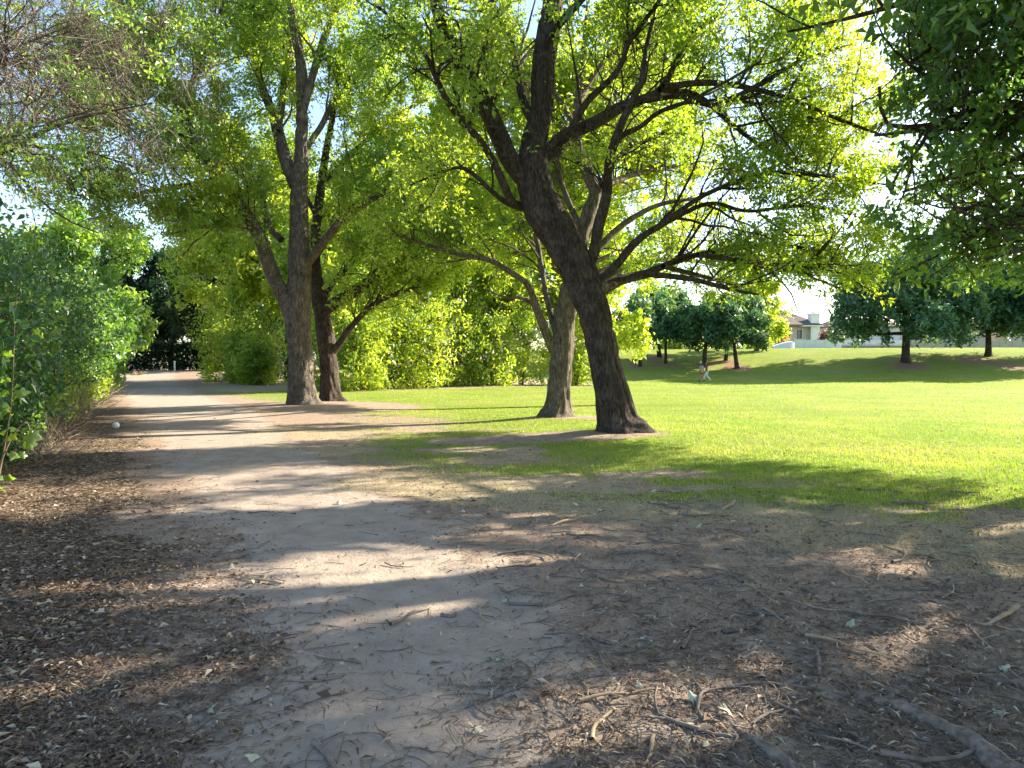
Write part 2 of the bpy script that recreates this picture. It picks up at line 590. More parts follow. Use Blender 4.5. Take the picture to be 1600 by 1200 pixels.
def ground_mat():
    m, nt, out = new_mat('park_ground')
    pos = worldpos(nt)
    big = noise(nt, 0.45, 4, 0.6, pos)
    med = noise(nt, 3.5, 5, 0.6, pos)
    fine = noise(nt, 38, 6, 0.7, pos)
    grit = noise(nt, 130, 3, 0.6, pos)
    # packed path
    path = ramp(nt, maths(nt, 'ADD', maths(nt, 'MULTIPLY', med.outputs[0], 0.6), maths(nt, 'MULTIPLY', fine.outputs[0], 0.4)),
                [(0.34, (0.270, 0.215, 0.172)), (0.5, (0.355, 0.286, 0.228)), (0.66, (0.435, 0.355, 0.285))])
    path = mixc(nt, maths(nt, 'MULTIPLY', ramp(nt, grit.outputs[0], [(0.62, (0, 0, 0)), (0.70, (1, 1, 1))]), 0.35), path, (0.16, 0.115, 0.085))
    # loose dirt with crumbs
    dirt = ramp(nt, maths(nt, 'ADD', maths(nt, 'MULTIPLY', med.outputs[0], 0.4), maths(nt, 'MULTIPLY', fine.outputs[0], 0.6)),
                [(0.32, (0.160, 0.112, 0.080)), (0.5, (0.295, 0.218, 0.160)), (0.68, (0.42, 0.325, 0.245))])
    dirt = mixc(nt, ramp(nt, grit.outputs[0], [(0.66, (0, 0, 0)), (0.72, (1, 1, 1))]), dirt, (0.40, 0.32, 0.23))
    # leaf litter
    vor = nt.nodes.new('ShaderNodeTexVoronoi')
    vor.inputs['Scale'].default_value = 34
    vor.inputs['Randomness'].default_value = 1
    nt.links.new(pos, vor.inputs['Vector'])
    sep = nt.nodes.new('ShaderNodeSeparateColor')
    nt.links.new(vor.outputs['Color'], sep.inputs[0])
    lit = ramp(nt, sep.outputs[0], [(0.0, (0.040, 0.026, 0.018)), (0.45, (0.105, 0.070, 0.046)), (0.8, (0.20, 0.145, 0.095)), (1.0, (0.42, 0.34, 0.24))])
    # turf
    gr = noise(nt, 1.3, 5, 0.65, pos)
    gmp = nt.nodes.new('ShaderNodeMapping')
    gmp.inputs['Scale'].default_value = (1, 1, 1)
    nt.links.new(pos, gmp.inputs[0])
    gfine = noise(nt, 16, 5, 0.75, gmp.outputs[0])
    smp = nt.nodes.new('ShaderNodeMapping')
    smp.inputs['Scale'].default_value = (.10, .9, 1)
    smp.inputs['Rotation'].default_value = (0, 0, .12)
    nt.links.new(pos, smp.inputs[0])
    gst = noise(nt, 1.0, 5, 0.65, smp.outputs[0])
    gk = maths(nt, 'ADD', maths(nt, 'ADD', maths(nt, 'MULTIPLY', gr.outputs[0], 0.28), maths(nt, 'MULTIPLY', gst.outputs[0], 0.30)), maths(nt, 'MULTIPLY', gfine.outputs[0], 0.42))
    turf = ramp(nt, gk, [(0.32, (0.095, 0.155, 0.016)), (0.5, (0.168, 0.222, 0.024)), (0.68, (0.262, 0.278, 0.055))])
    turf = mixc(nt, ramp(nt, noise(nt, 0.22, 5, 0.6, pos, 0.8).outputs[0], [(0.45, (0, 0, 0)), (0.72, (.55, .55, .55))]), turf, (0.30, 0.27, 0.085))
    straw = ramp(nt, fine.outputs[0], [(0.3, (0.20, 0.15, 0.09)), (0.5, (0.34, 0.275, 0.17)), (0.7, (0.46, 0.39, 0.26))])
    mulch = ramp(nt, fine.outputs[0], [(0.3, (0.16, 0.085, 0.052)), (0.7, (0.33, 0.20, 0.13))])
    jit = maths(nt, 'MULTIPLY', maths(nt, 'SUBTRACT', maths(nt, 'ADD', maths(nt, 'MULTIPLY', med.outputs[0], 0.5), maths(nt, 'MULTIPLY', fine.outputs[0], 0.5)), 0.5), 1.6)
    def mask(nm):
        a = maths(nt, 'ADD', attr(nt, nm), jit)
        r = nt.nodes.new('ShaderNodeMapRange')
        r.inputs[1].default_value = 0.36
        r.inputs[2].default_value = 0.64
        nt.links.new(a, r.inputs[0])
        return r.outputs[0]
    c = mixc(nt, mask('path'), dirt, path)
    c = mixc(nt, mask('litter'), c, lit)
    c = mixc(nt, mask('straw'), c, straw)
    c = mixc(nt, mask('grass'), c, turf)
    c = mixc(nt, mask('mulch'), c, mulch)
    mid = noise(nt, 11, 4, 0.6, pos)
    h = maths(nt, 'ADD', maths(nt, 'ADD', fine.outputs[0], maths(nt, 'MULTIPLY', grit.outputs[0], 0.3)), maths(nt, 'MULTIPLY', mid.outputs[0], 1.4))
    nn = bump(nt, h, 0.6, 0.022)
    principled(nt, out, c, 0.95, nn, 0.1)
    return m
M['ground'] = ground_mat()

# ------------------------------------------------------------------ ground
MULCH = [hit(1415, 570), hit(1548, 566), hit(1000, 573), hit(1030, 560), hit(1040, 570), hit(1103, 572), hit(1135, 564), hit(1155, 577), hit(1600, 575)]

def masks(x, y):
    s = x - path_x(y)
    nse = fbm(x * 0.8, y * 0.8, 0, 4, 40) - 0.5
    n2 = fbm(x * 0.25, y * 0.25, 0, 3, 50) - 0.5
    hw = np.interp(y, [0, 4, 8, 14, 26, 46, 75], [0.75, 0.95, 1.3, 1.4, 1.7, 2.2, 2.9])
    nb = fbm(x * 3.1, y * 3.1, 0, 3, 44) - 0.5
    path = 1 - sstep(-0.75, 0.75, np.abs(s) - hw + nse * 1.1 + nb * 0.7)
    litter = sstep(-0.7, 1.3, -s - hw - 0.35 + nse * 1.3 + nb * 0.8)
    gb = np.interp(y, GB_Y, GB_X)
    g = x - gb + nse * 1.6 + n2 * 2.0
    grass = sstep(-0.4, 2.6, g) ** .9
    grass = grass * (.56 + .44 * sstep(2.5, 7.5, g + nse * 3) + .25 * (fbm(x * 1.7, y * 1.7, 0, 3, 81) - .5) * sstep(8, 3, g))
    # worn patches under trees
    for (mx, my, rx, ry) in ((0.4, 15.4, 2.6, .9), (1.8, 15.7, 1.3, .9), (1.5, 20.8, 1.5, 0.8), (-6.8, 27.0, 4.2, 2.4), (-3.6, 19.0, 1.6, .9)):
        dd = np.hypot((x - mx) / rx, (y - my) / ry)
        grass = grass * sstep(0.55, 1.25, dd + nse * 0.9)
    worn = sstep(0.50, 0.62, fbm(x * 0.55 + 3, y * 0.8, 0, 4, 77)) * (1 - sstep(3.0, 7.5, g)) * sstep(30, 12, y)
    grass = grass * (1 - 0.85 * worn)
    straw = np.clip(sstep(-1.7, -0.5, g) * (1 - sstep(0.4, 2.4, g)) * sstep(2.8, 5, y) * (.3 + .7 * sstep(12, 8.5, y)) * sstep(30, 14, y) * (0.85 + nse * 1.4) + worn * 0.6 * sstep(-0.8, 0.6, g), 0, 1)
    far = sstep(1.0, -1.0, y - np.interp(x, [-30, -17, -10, 6.5, 10], [52, 44.5, 43.0, 56, 58]) + nse * 2.5) * 1.0
    left_far = sstep(8.5, 6.0, x + nse * 2)
    grass = grass * (1 - left_far * (1 - far) * sstep(80, 60, y))
    straw = np.maximum(straw, left_far * (1 - far) * sstep(30, 36, y) * sstep(-26, -18, x) * 0.8)
    mulch = np.zeros_like(x)
    for i, p in enumerate(MULCH):
        r = 2.7 if i < 2 else 1.8
        dd = np.hypot((x - p[0]) / r, (y - p[1]) / (r * 1.5))
        mulch = np.maximum(mulch, 1 - sstep(0.5, 1.4, dd + nse * 1.3))
    mulch = mulch * sstep(60, 64, y) * np.clip(.1 + 1.2 * fbm(x * .9, y * .9, 0, 3, 71), 0, .75)
    beyond = sstep(100, 103, y) * sstep(-10, 0, x)
    straw = np.maximum(straw, beyond * 0.0)
    return path, litter, grass, straw, mulch

def axis(a, b, fine_a, fine_b, h0, grow_k):
    out = [fine_a]
    while out[-1] < fine_b:
        out.append(out[-1] + h0)
    h = h0
    while out[-1] < b:
        h *= grow_k
        out.append(out[-1] + h)
    lo = [fine_a]
    h = h0
    while lo[-1] > a:
        h *= grow_k
        lo.append(lo[-1] - h)
    return np.array(lo[:0:-1] + out)

gx = axis(-420, 420, -4.5, 5.5, 0.07, 1.045)
gy = axis(-60, 700, 2.2, 7.0, 0.07, 1.028)
GX, GY = np.meshgrid(gx, gy)
gxf, gyf = GX.ravel(), GY.ravel()
GZ = height(gxf, gyf)
pm, lm, gm, sm, mm = masks(gxf, gyf)
near = sstep(26, 6, gyf)
GZ = GZ + near * (fbm(gxf * 2.2, gyf * 2.2, 0, 3, 5) - 0.5) * (0.05 - 0.025 * pm) + near * (fbm(gxf * 9, gyf * 9, 0, 3, 8) - 0.5) * (0.035 - 0.022 * pm)
nxv, nyv = len(gx), len(gy)
ii = (np.arange(nyv - 1)[:, None] * nxv + np.arange(nxv - 1)[None, :])
GQ = np.stack([ii, ii + 1, ii + nxv + 1, ii + nxv], -1).reshape(-1, 4)
fc_x = gxf[GQ].mean(1)
fc_y = gyf[GQ].mean(1)
fp, fl, fg, fs, fm = [v[GQ].mean(1) for v in (pm, lm, gm, sm, mm)]
s_f = fc_x - path_x(fc_y)
zone = np.zeros(len(GQ), int)                     # 0 bare ground, 1 path, 2 litter bank, 3 lawn, 4 berm
zone[(fg > 0.5) & (fc_y <= 64)] = 3
zone[(fc_y > 64) & (fc_x > -12)] = 4
zone[(fl > 0.5) & (s_f < 0) & (zone == 0)] = 2
zone[(fp > 0.5) & (zone != 3) & (zone != 4) & (fc_y < 100) & (fc_y > -20)] = 1
ZN = ['bare_ground', 'dirt_path', 'leaf_strewn_ground', 'lawn', 'grassy_bank']
for z, nm_ in enumerate(ZN):
    q = GQ[zone == z]
    if len(q) == 0:
        continue
    u, inv = np.unique(q.ravel(), return_inverse=True)
    me = mesh_from(nm_, np.stack([gxf[u], gyf[u], GZ[u]], 1), inv.reshape(-1, 4), None, True, None,
                   {'path': pm[u], 'litter': lm[u], 'grass': gm[u], 'straw': sm[u], 'mulch': mm[u]})
    link(nm_, me, M['ground'], None, 'structure')

def ground_z(x, y):
    x = np.asarray(x, float)
    y = np.asarray(y, float)
    ix = np.clip(np.searchsorted(gx, x) - 1, 0, nxv - 2)
    iy = np.clip(np.searchsorted(gy, y) - 1, 0, nyv - 2)
    tx = (x - gx[ix]) / (gx[ix + 1] - gx[ix])
    ty = (y - gy[iy]) / (gy[iy + 1] - gy[iy])
    Z = GZ.reshape(nyv, nxv)
    return (Z[iy, ix] * (1 - tx) + Z[iy, ix + 1] * tx) * (1 - ty) + (Z[iy + 1, ix] * (1 - tx) + Z[iy + 1, ix + 1] * tx) * ty

# ------------------------------------------------------------------ houses and fences beyond the bank
def roof_prism(buf, x0, x1, y0, y1, z0, z1, inset):
    cx0, cx1, cyy = x0 + inset, x1 - inset, (y0 + y1) / 2
    V = [[x0, y0, z0], [x1, y0, z0], [x1, y1, z0], [x0, y1, z0], [cx0, cyy, z1], [cx1, cyy, z1],
         [x0, y0, z0 - .22], [x1, y0, z0 - .22], [x1, y1, z0 - .22], [x0, y1, z0 - .22]]
    Q = [[0, 1, 5, 4], [2, 3, 4, 5], [6, 7, 1, 0], [7, 8, 2, 1], [8, 9, 3, 2], [9, 6, 0, 3], [9, 8, 7, 6]]
    T = [[1, 2, 5], [3, 0, 4]]
    buf.add(V, Q, T)

def bx(name, c, size, mat, parent, kind=None):
    b = Buf()
    box(b, c, size)
    return link(name, b.mesh(name), mat, parent, kind)

def window_at(parent, x, y, z, w, h):
    fr = Buf()
    t = 0.12
    box(fr, (x - w / 2, y, z), (t, .16, h + t))
    box(fr, (x + w / 2, y, z), (t, .16, h + t))
    box(fr, (x, y, z - h / 2), (w - t, .15, t))
    box(fr, (x, y, z + h / 2), (w - t, .15, t))
    box(fr, (x, y + .01, z), (.07, .12, h - t))
    wn = link('window', fr.mesh('window'), M['white_paint'], parent)
    b = Buf()
    box(b, (x, y + .03, z), (w - t - .01, .03, h - t - .01))
    link('pane', b.mesh('pane'), M['glass'], wn)

HY = 122.0
HB = 3.7
def hx(px, d=HY):
    return (px - 800.0) / F * d
house = empty('brown_roofed_house', (hx(1235), HY + 5, HB), 'beige house with a tall chimney and brown hipped roof on top of the bank', 'house')
bx('wall', (hx(1238), HY + 5, HB + 2.2), (hx(1279) - hx(1197), 8, 5.0), M['stucco'], house)
bx('upper_wall', (hx(1212), HY + 8, HB + 5.2), (7.0, 7.0, 2.4), M['stucco'], house)
b = Buf(); roof_prism(b, hx(1192), hx(1284), HY + .2, HY + 9.8, HB + 4.7, HB + 7.0, 3.8)
main_roof = link('roof', b.mesh('roof'), M['shingle'], house)
b = Buf(); roof_prism(b, hx(1168), hx(1257), HY + 3.4, HY + 12.6, HB + 6.3, HB + 8.4, 3.6)
link('upper_roof', b.mesh('upper_roof'), M['shingle'], house)
b = Buf(); roof_prism(b, hx(1196), hx(1246), HY - 2.4, HY + 5.0, HB + 4.45, HB + 6.4, 2.2)
link('porch_roof', b.mesh('porch_roof'), M['shingle_red'], house)
bx('porch_wall', (hx(1224), HY - .2, HB + 2.1), (3.2, 2.6, 4.2), M['stucco'], house)
for zz in (HB + 4.35,):
    bx('gutter', (hx(1240), HY + .1, zz), (hx(1285) - hx(1192), .18, .2), M['white_paint'], house)
ch = Buf(); box(ch, (hx(1275), HY + 1.2, HB + 3.1), (1.45, 1.5, 6.2)); box(ch, (hx(1275), HY + 1.2, HB + 6.32), (1.7, 1.75, .24)); box(ch, (hx(1275), HY + 1.2, HB + 6.6), (.6, .6, .34))
link('chimney', ch.mesh('chimney'), M['white_paint'], house)
window_at(house, hx(1239), HY + .92, HB + 3.0, 1.2, 1.7)
window_at(house, hx(1251), HY + .92, HB + 3.0, 1.2, 1.7)
window_at(house, hx(1223), HY - 1.55, HB + 2.9, 1.3, 1.5)

def small_house(x0, x1, y, zb, wall_h, roof_h, label, wins, wall_m, roof_m):
    h = empty('background_house', ((x0 + x1) / 2, y + 4, zb), label, 'house')
    bx('wall', ((x0 + x1) / 2, y + 4, zb + wall_h / 2), (x1 - x0, 8, wall_h), M[wall_m], h)
    b = Buf(); roof_prism(b, x0 - .5, x1 + .5, y - .5, y + 8.5, zb + wall_h + .2, zb + wall_h + roof_h, 3.0)
    link('roof', b.mesh('roof'), M[roof_m], h)
    for k in wins:
        window_at(h, x0 + (x1 - x0) * k, y - .06, zb + wall_h * 0.55, 1.5, 1.4)
    return h
small_house(hx(1305), hx(1415), HY + 2, HB, 4.2, 1.7, 'pale blue-grey house behind the widest tree of the bank', (0.2, 0.5, 0.8), 'stucco_blue', 'shingle')
small_house(hx(1440), hx(1560), HY + 3, HB, 3.9, 2.0, 'beige house partly seen below the boughs right of the widest bank tree', (0.15, 0.4, 0.7), 'stucco', 'shingle')
small_house(hx(1592), hx(1700), HY + 1, HB, 3.8, 2.0, 'low beige house at the end of the row on the bank', (0.2, 0.6), 'stucco', 'shingle')
small_house(hx(1020), hx(1110), HY + 12, 3.2, 3.6, 2.0, 'white house glimpsed between the slim trunks above the low hedge', (0.3, 0.7), 'white_paint', 'shingle')

FY = 106.0
def fence(px0, px1, y, zb, h, n, label, mat):
    x0, x1 = (px0 - 800) / F * y, (px1 - 800) / F * y
    f = empty('panel_fence', ((x0 + x1) / 2, y, zb), label, 'fence')
    w = (x1 - x0) / n
    pb = Buf(); box(pb, (x0, y, zb + h / 2 + .05), (.14, .14, h + .16)); box(pb, (x0, y, zb + h + .15), (.19, .19, .05))
    pme = pb.mesh('post')
    pn = Buf()
    for k in range(6):
        box(pn, (x0 + .08 + (w - .16) * (k + .5) / 6, y + (.004 if k % 2 else 0), zb + h / 2), ((w - .16) / 6 - .012, .035, h - .1))
    box(pn, (x0 + w / 2, y, zb + h - .02), (w - .15, .07, .09)); box(pn, (x0 + w / 2, y, zb + .06), (w - .15, .07, .09))
    nme = pn.mesh('panel')
    for k in range(n + 1):
        link('post', pme, M[mat], f, None, None).location = (w * k, 0, 0)
    for k in range(n):
        link('panel', nme, M[mat], f, None, None).location = (w * k, 0, 0)
    for o in f.children:
        o.matrix_parent_inverse = f.matrix_basis.inverted()
    return f
fence(1242, 1306, FY, hz((1270 - 800) / F * FY, FY) - .05, 1.45, 4, 'white panel fence in front of the house with the chimney', 'vinyl')
fence(1306, 1412, FY + 2.0, hz((1350 - 800) / F * FY, FY) - .05, 1.5, 6, 'pale fence panels seen under the widest tree of the bank', 'vinyl')
fence(1425, 1660, FY + 2.4, hz((1500 - 800) / F * FY, FY) - .05, 1.4, 12, 'pale fence running behind the two trees farther along the bank', 'stucco')
wl = empty('block_wall', (hx(1360, FY), FY - 1.0, HB), 'low brown block wall at the foot of the pale fence', 'wall')
cap = Buf()
for r in range(3):
    for k in range(24):
        off = .2 if r % 2 else 0
        x = hx(1308, FY) + .4 + k * .41 + off
        bb = Buf(); box(bb, (x, FY - 1.0 + .006 * ((k * 7 + r) % 3), HB - .1 + .27 * r), (.395, .2, .255))
        link('block', bb.mesh('block'), M['brick_wall'], wl)
box(cap, (hx(1308, FY) + 5.3, FY - 1.0, HB + .70), (10.2, .26, .07))
link('coping', cap.mesh('coping'), M['brick_wall'], wl)
tp = empty('covered_trailer', (hx(1230, FY), FY + 1.5, HB), 'something low under a bright white cover at the end of the white fence', 'trailer')
tb = Buf()
xs = np.linspace(hx(1210, FY), hx(1243, FY), 14)
prof = []
ridge = [0.35, .45, .55, .62, .70, .80, .86, .93, 1.0, 1.06, 1.1, 1.14, 1.16, 1.05]
for x, rz in zip(xs, ridge):
    for yy, k in ((-1.1, .0), (-1.06, .86), (-.5, .97), (0, 1), (.5, .97), (1.06, .86), (1.1, .0)):
        prof.append([x, FY + 1.5 + yy, HB + .2 + rz * k])
q = [[i * 7 + j, (i + 1) * 7 + j, (i + 1) * 7 + j + 1, i * 7 + j + 1] for i in range(13) for j in range(6)]
tb.add(prof, q)
link('cover', tb.mesh('cover', True), M['tarp'], tp)
bx('bed', (hx(1226, FY), FY + 1.5, HB + .25), (2.9, 1.9, .4), M['brick_wall'], tp)

# ------------------------------------------------------------------ where the sun gets through the crowns
# patches of ground that the sun reaches: centre, half axes and slope as seen from the path;
# openings are cut into the crowns along the sun's direction to light them
GAPS = [(156, 766, 40, 4, 0), (292, 761, 42, 3, 0), (380, 761, 30, 3, 0), (470, 785, 200, 7, -.05), (610, 755, 75, 5, 0), (237, 803, 30, 3, 0), (45, 810, 50, 6, 0), (355, 829, 55, 5, 0),
        (285, 860, 52, 6, 0), (35, 866, 45, 6, 0), (615, 863, 145, 7, -.03), (570, 903, 140, 6, -.08), (530, 942, 130, 11, -.12), (75, 938, 95, 15, 0), (330, 955, 75, 16, 0), (300, 1040, 70, 12, 0),
        (70, 1085, 100, 45, 0), (520, 1092, 70, 9, -.15), (610, 1165, 50, 8, -.1), (690, 770, 95, 10, .03), (790, 812, 100, 9, .05), (930, 810, 130, 4, 0), (800, 868, 100, 9, 0), (1020, 886, 70, 6, 0),
        (820, 908, 50, 8, 0), (690, 945, 80, 16, -.1), (1050, 1085, 170, 18, -.12), (900, 1120, 80, 22, -.1), (1190, 1050, 100, 22, -.2), (880, 1180, 60, 12, 0), (1170, 1090, 90, 20, 0), (1415, 1008, 55, 16, 0),
        (1370, 1185, 140, 20, 0), (1540, 965, 75, 12, 0), (1520, 893, 85, 12, .05), (1395, 892, 65, 6, 0), (1295, 870, 32, 5, 0), (1325, 810, 90, 8, .08), (1520, 812, 90, 12, .1), (1570, 765, 50, 7, 0),
        (1272, 778, 28, 4, 0), (1165, 776, 20, 4, 0), (300, 598, 120, 8, .12), (280, 616, 90, 3, 0), (270, 631, 110, 4, 0), (330, 651, 160, 4, 0), (440, 652, 90, 6, 0), (390, 664, 40, 3, 0), (330, 677, 150, 3, 0),
        (210, 688, 70, 5, 0), (400, 684, 140, 3, 0), (130, 690, 30, 3, 0), (650, 666, 70, 4, .05), (740, 703, 50, 2.5, 0), (705, 720, 30, 2.5, 0), (870, 741, 40, 3, 0), (820, 757, 70, 6, 0), (1480, 850, 60, 5, 0)]
EDGE_U = [-200, 400, 560, 700, 800, 900, 1010, 1100, 1250, 1400, 1600, 1900]
EDGE_V = [560, 612, 640, 668, 681, 687, 691, 707, 728, 745, 758, 790]

def sun_gap(p):
    """1 where the sun ray through p ends in one of the sunny patches of ground"""
    sx, sy, sz = SDIR
    z0 = 0.0
    for _ in range(2):
        t = (p[:, 2] - z0) / sz
        x, y = p[:, 0] - sx * t, p[:, 1] - sy * t
        z0 = height(x, y)
    ok = (y > 1.2) & (t > 0)
    y = np.maximum(y, 1.2)
    cp, sp = math.cos(PITCH), math.sin(PITCH)
    dz = z0 - CAM_Z
    fw = y * cp - dz * sp
    u = 800 + F * x / fw
    v = 600 - F * (y * sp + dz * cp) / fw
    g = np.zeros(len(p))
    for cx, cy, rx, ry, sl in GAPS:
        a = (u - cx) / (rx * 1.1)
        b = (v - cy - sl * (u - cx)) / (ry * 1.15 + .16 * (v - 570) ** 2 / 1840.0)
        g = np.maximum(g, 1 - sstep(.75, 1.2, np.sqrt(a * a + b * b)))
    ev = np.interp(u, EDGE_U, EDGE_V)
    g = np.maximum(g, sstep(-1, -4, v - ev) * (u > 520) * (v > 560))
    return g * ok

# ------------------------------------------------------------------ trees
def finish_tree(root, trunk_buf, limb_polys, leaf, n2, n3, n4, L2, L3, L4, leaf_keep, per, spread, lsize, asp, leafm, twigm, barkm,
                up=(0.35, 0.15, 0.0), droop=(0.0, -0.05, -0.12), f2=(0.25, 1.0), filt=None, seed=0, gap=True, fine=2, ang2=(0.5, 1.15), wob=0.16):
    """limb_polys: list of (P,R) resampled to 14 points"""
    k = 14
    P1 = np.stack([catmull(np.column_stack([p, r]), k)[:, :3] for p, r in limb_polys])
    R1 = np.stack([np.maximum(catmull(np.column_stack([p, r]), k)[:, 3], 0.004) for p, r in limb_polys])
    ln = np.linalg.norm(np.diff(P1, axis=1), axis=2).sum(1)
    c2 = np.maximum(1, np.round(n2 * ln)).astype(int)
    def opened(P, R, lim):
        if not gap or len(P) == 0:
            return P, R
        g = sun_gap(P.reshape(-1, 3)).reshape(P.shape[:2])
        kp = (g > .5).mean(1) <= lim
        return P[kp], R[kp]
    P2, R2 = opened(*grow(P1, R1, c2, f2[0], f2[1], ang2, L2, 0.016, up[0], droop[0], wob, 7, 0.006, 0.07, filt), .43)
    P3, R3 = opened(*grow(P2, R2, n3, 0.12, 1.0, (0.4, 1.1), L3, 0.011, up[1], droop[1], wob + .04, 5, 0.004, 0.025, filt), .25)
    P4, R4 = opened(*grow(P3, R3, n4, 0.1, 1.0, (0.35, 1.1), L4, 0.009, up[2], droop[2], wob + .10, 3 if fine == 2 else 2, 0.0028, 0.008, filt), .4)
    b = Buf()
    twigs_mesh(b, P2 if fine else P2[:, ::2], R2 if fine else R2[:, ::2], 5 if fine else 3)
    twigs_mesh(b, P3 if fine else P3[::2, ::2], R3 if fine else R3[::2, ::2], 4 if fine == 2 else 3)
    link('branches', b.mesh('branches', True), barkm, root, 'stuff')
    if fine:
        b = Buf()
        twigs_mesh(b, P4, R4, 3)
        link('twigs', b.mesh('twigs'), twigm, root, 'stuff')
    sites = [P4[:, -1], P4[:, 1] if fine == 2 else (P4[:, 0] + P4[:, 1]) / 2]
    sites.append(P3[:, -1])
    S = np.concatenate(sites)
    den = vnoise(S[:, 0] * 0.55, S[:, 1] * 0.55, S[:, 2] * 0.7, 60 + seed) * 0.6 + vnoise(S[:, 0] * 1.6, S[:, 1] * 1.6, S[:, 2] * 1.6, 61 + seed) * 0.4
    pk = leaf_keep(S) if callable(leaf_keep) else np.full(len(S), leaf_keep)
    S = S[den < pk * 0.55 + 0.28]
    if gap and len(S):
        S = S[sun_gap(S) * .97 < rng.uniform(size=len(S))]
    if leaf and len(S):
        link('foliage', leaf_mesh('foliage', S, per, spread, lsize, asp, seed=seed), leafm, root, 'stuff')
    return len(S) * per, len(P4)

def traced(pts, d0, d1=None):
    """pts: (px,py,width_px); depth runs from d0 to d1 -> P,R"""
    n = len(pts)
    d1 = d0 if d1 is None else d1
    P, R = [], []
    for i, (x, y, w) in enumerate(pts):
        d = d0 + (d1 - d0) * i / max(n - 1, 1)
        P.append(at(x, y, d))
        R.append(w / 2.0 / F * d)
    return np.array(P), np.array(R)

def trunk_mesh(name, P, R, sides, step, amp, k, seed, flare, mat, root, label=None):
    L = np.linalg.norm(np.diff(P, axis=0), axis=1).sum()
    n = max(6, int(L / step))
    C = catmull(np.column_stack([P, R]), n)
    b = Buf()
    tube(b, C[:, :3], np.maximum(C[:, 3], .004), sides, bark_disp(amp, k, seed, flare), cap=True)
    return link(name, b.mesh(name, True), mat, root)

stats = {}
def hero(name, label, base_px, depth, trunk, limbs, seed, group, barkm, leafm, **kw):
    bp = at(base_px[0], base_px[1], depth)
    root = empty(name, (bp[0], bp[1], float(ground_z(bp[0], bp[1]))), label, 'tree', group)
    P, R = traced(trunk, depth)
    # sink the foot to the ground
    P = np.vstack([[P[0][0], P[0][1], float(ground_z(P[0][0], P[0][1])) - 0.25], P])
    R = np.concatenate([[R[0] * 1.08], R])
    trunk_mesh('trunk', P, R, 84 if depth < 18 else 60, 0.05 if depth < 18 else 0.08, 0.044, 9, seed, (0.32, 5, seed), barkm, root)
    polys = []
    for i, (pts, d1) in enumerate(limbs):
        lp, lr = traced(pts, depth, d1)
        lr = lr * .9
        trunk_mesh('limb', lp, lr, 22 if depth < 18 else 14, 0.10 if depth < 18 else .16, 0.010, 22, seed + 30 + i, None, barkm, root)
        polys.append((lp, lr))
    stats[name + str(seed)] = finish_tree(root, None, polys, True, seed=seed, leafm=leafm, barkm=barkm, **kw)
    return root

ROW = 'trees standing in a row beside the dirt path'
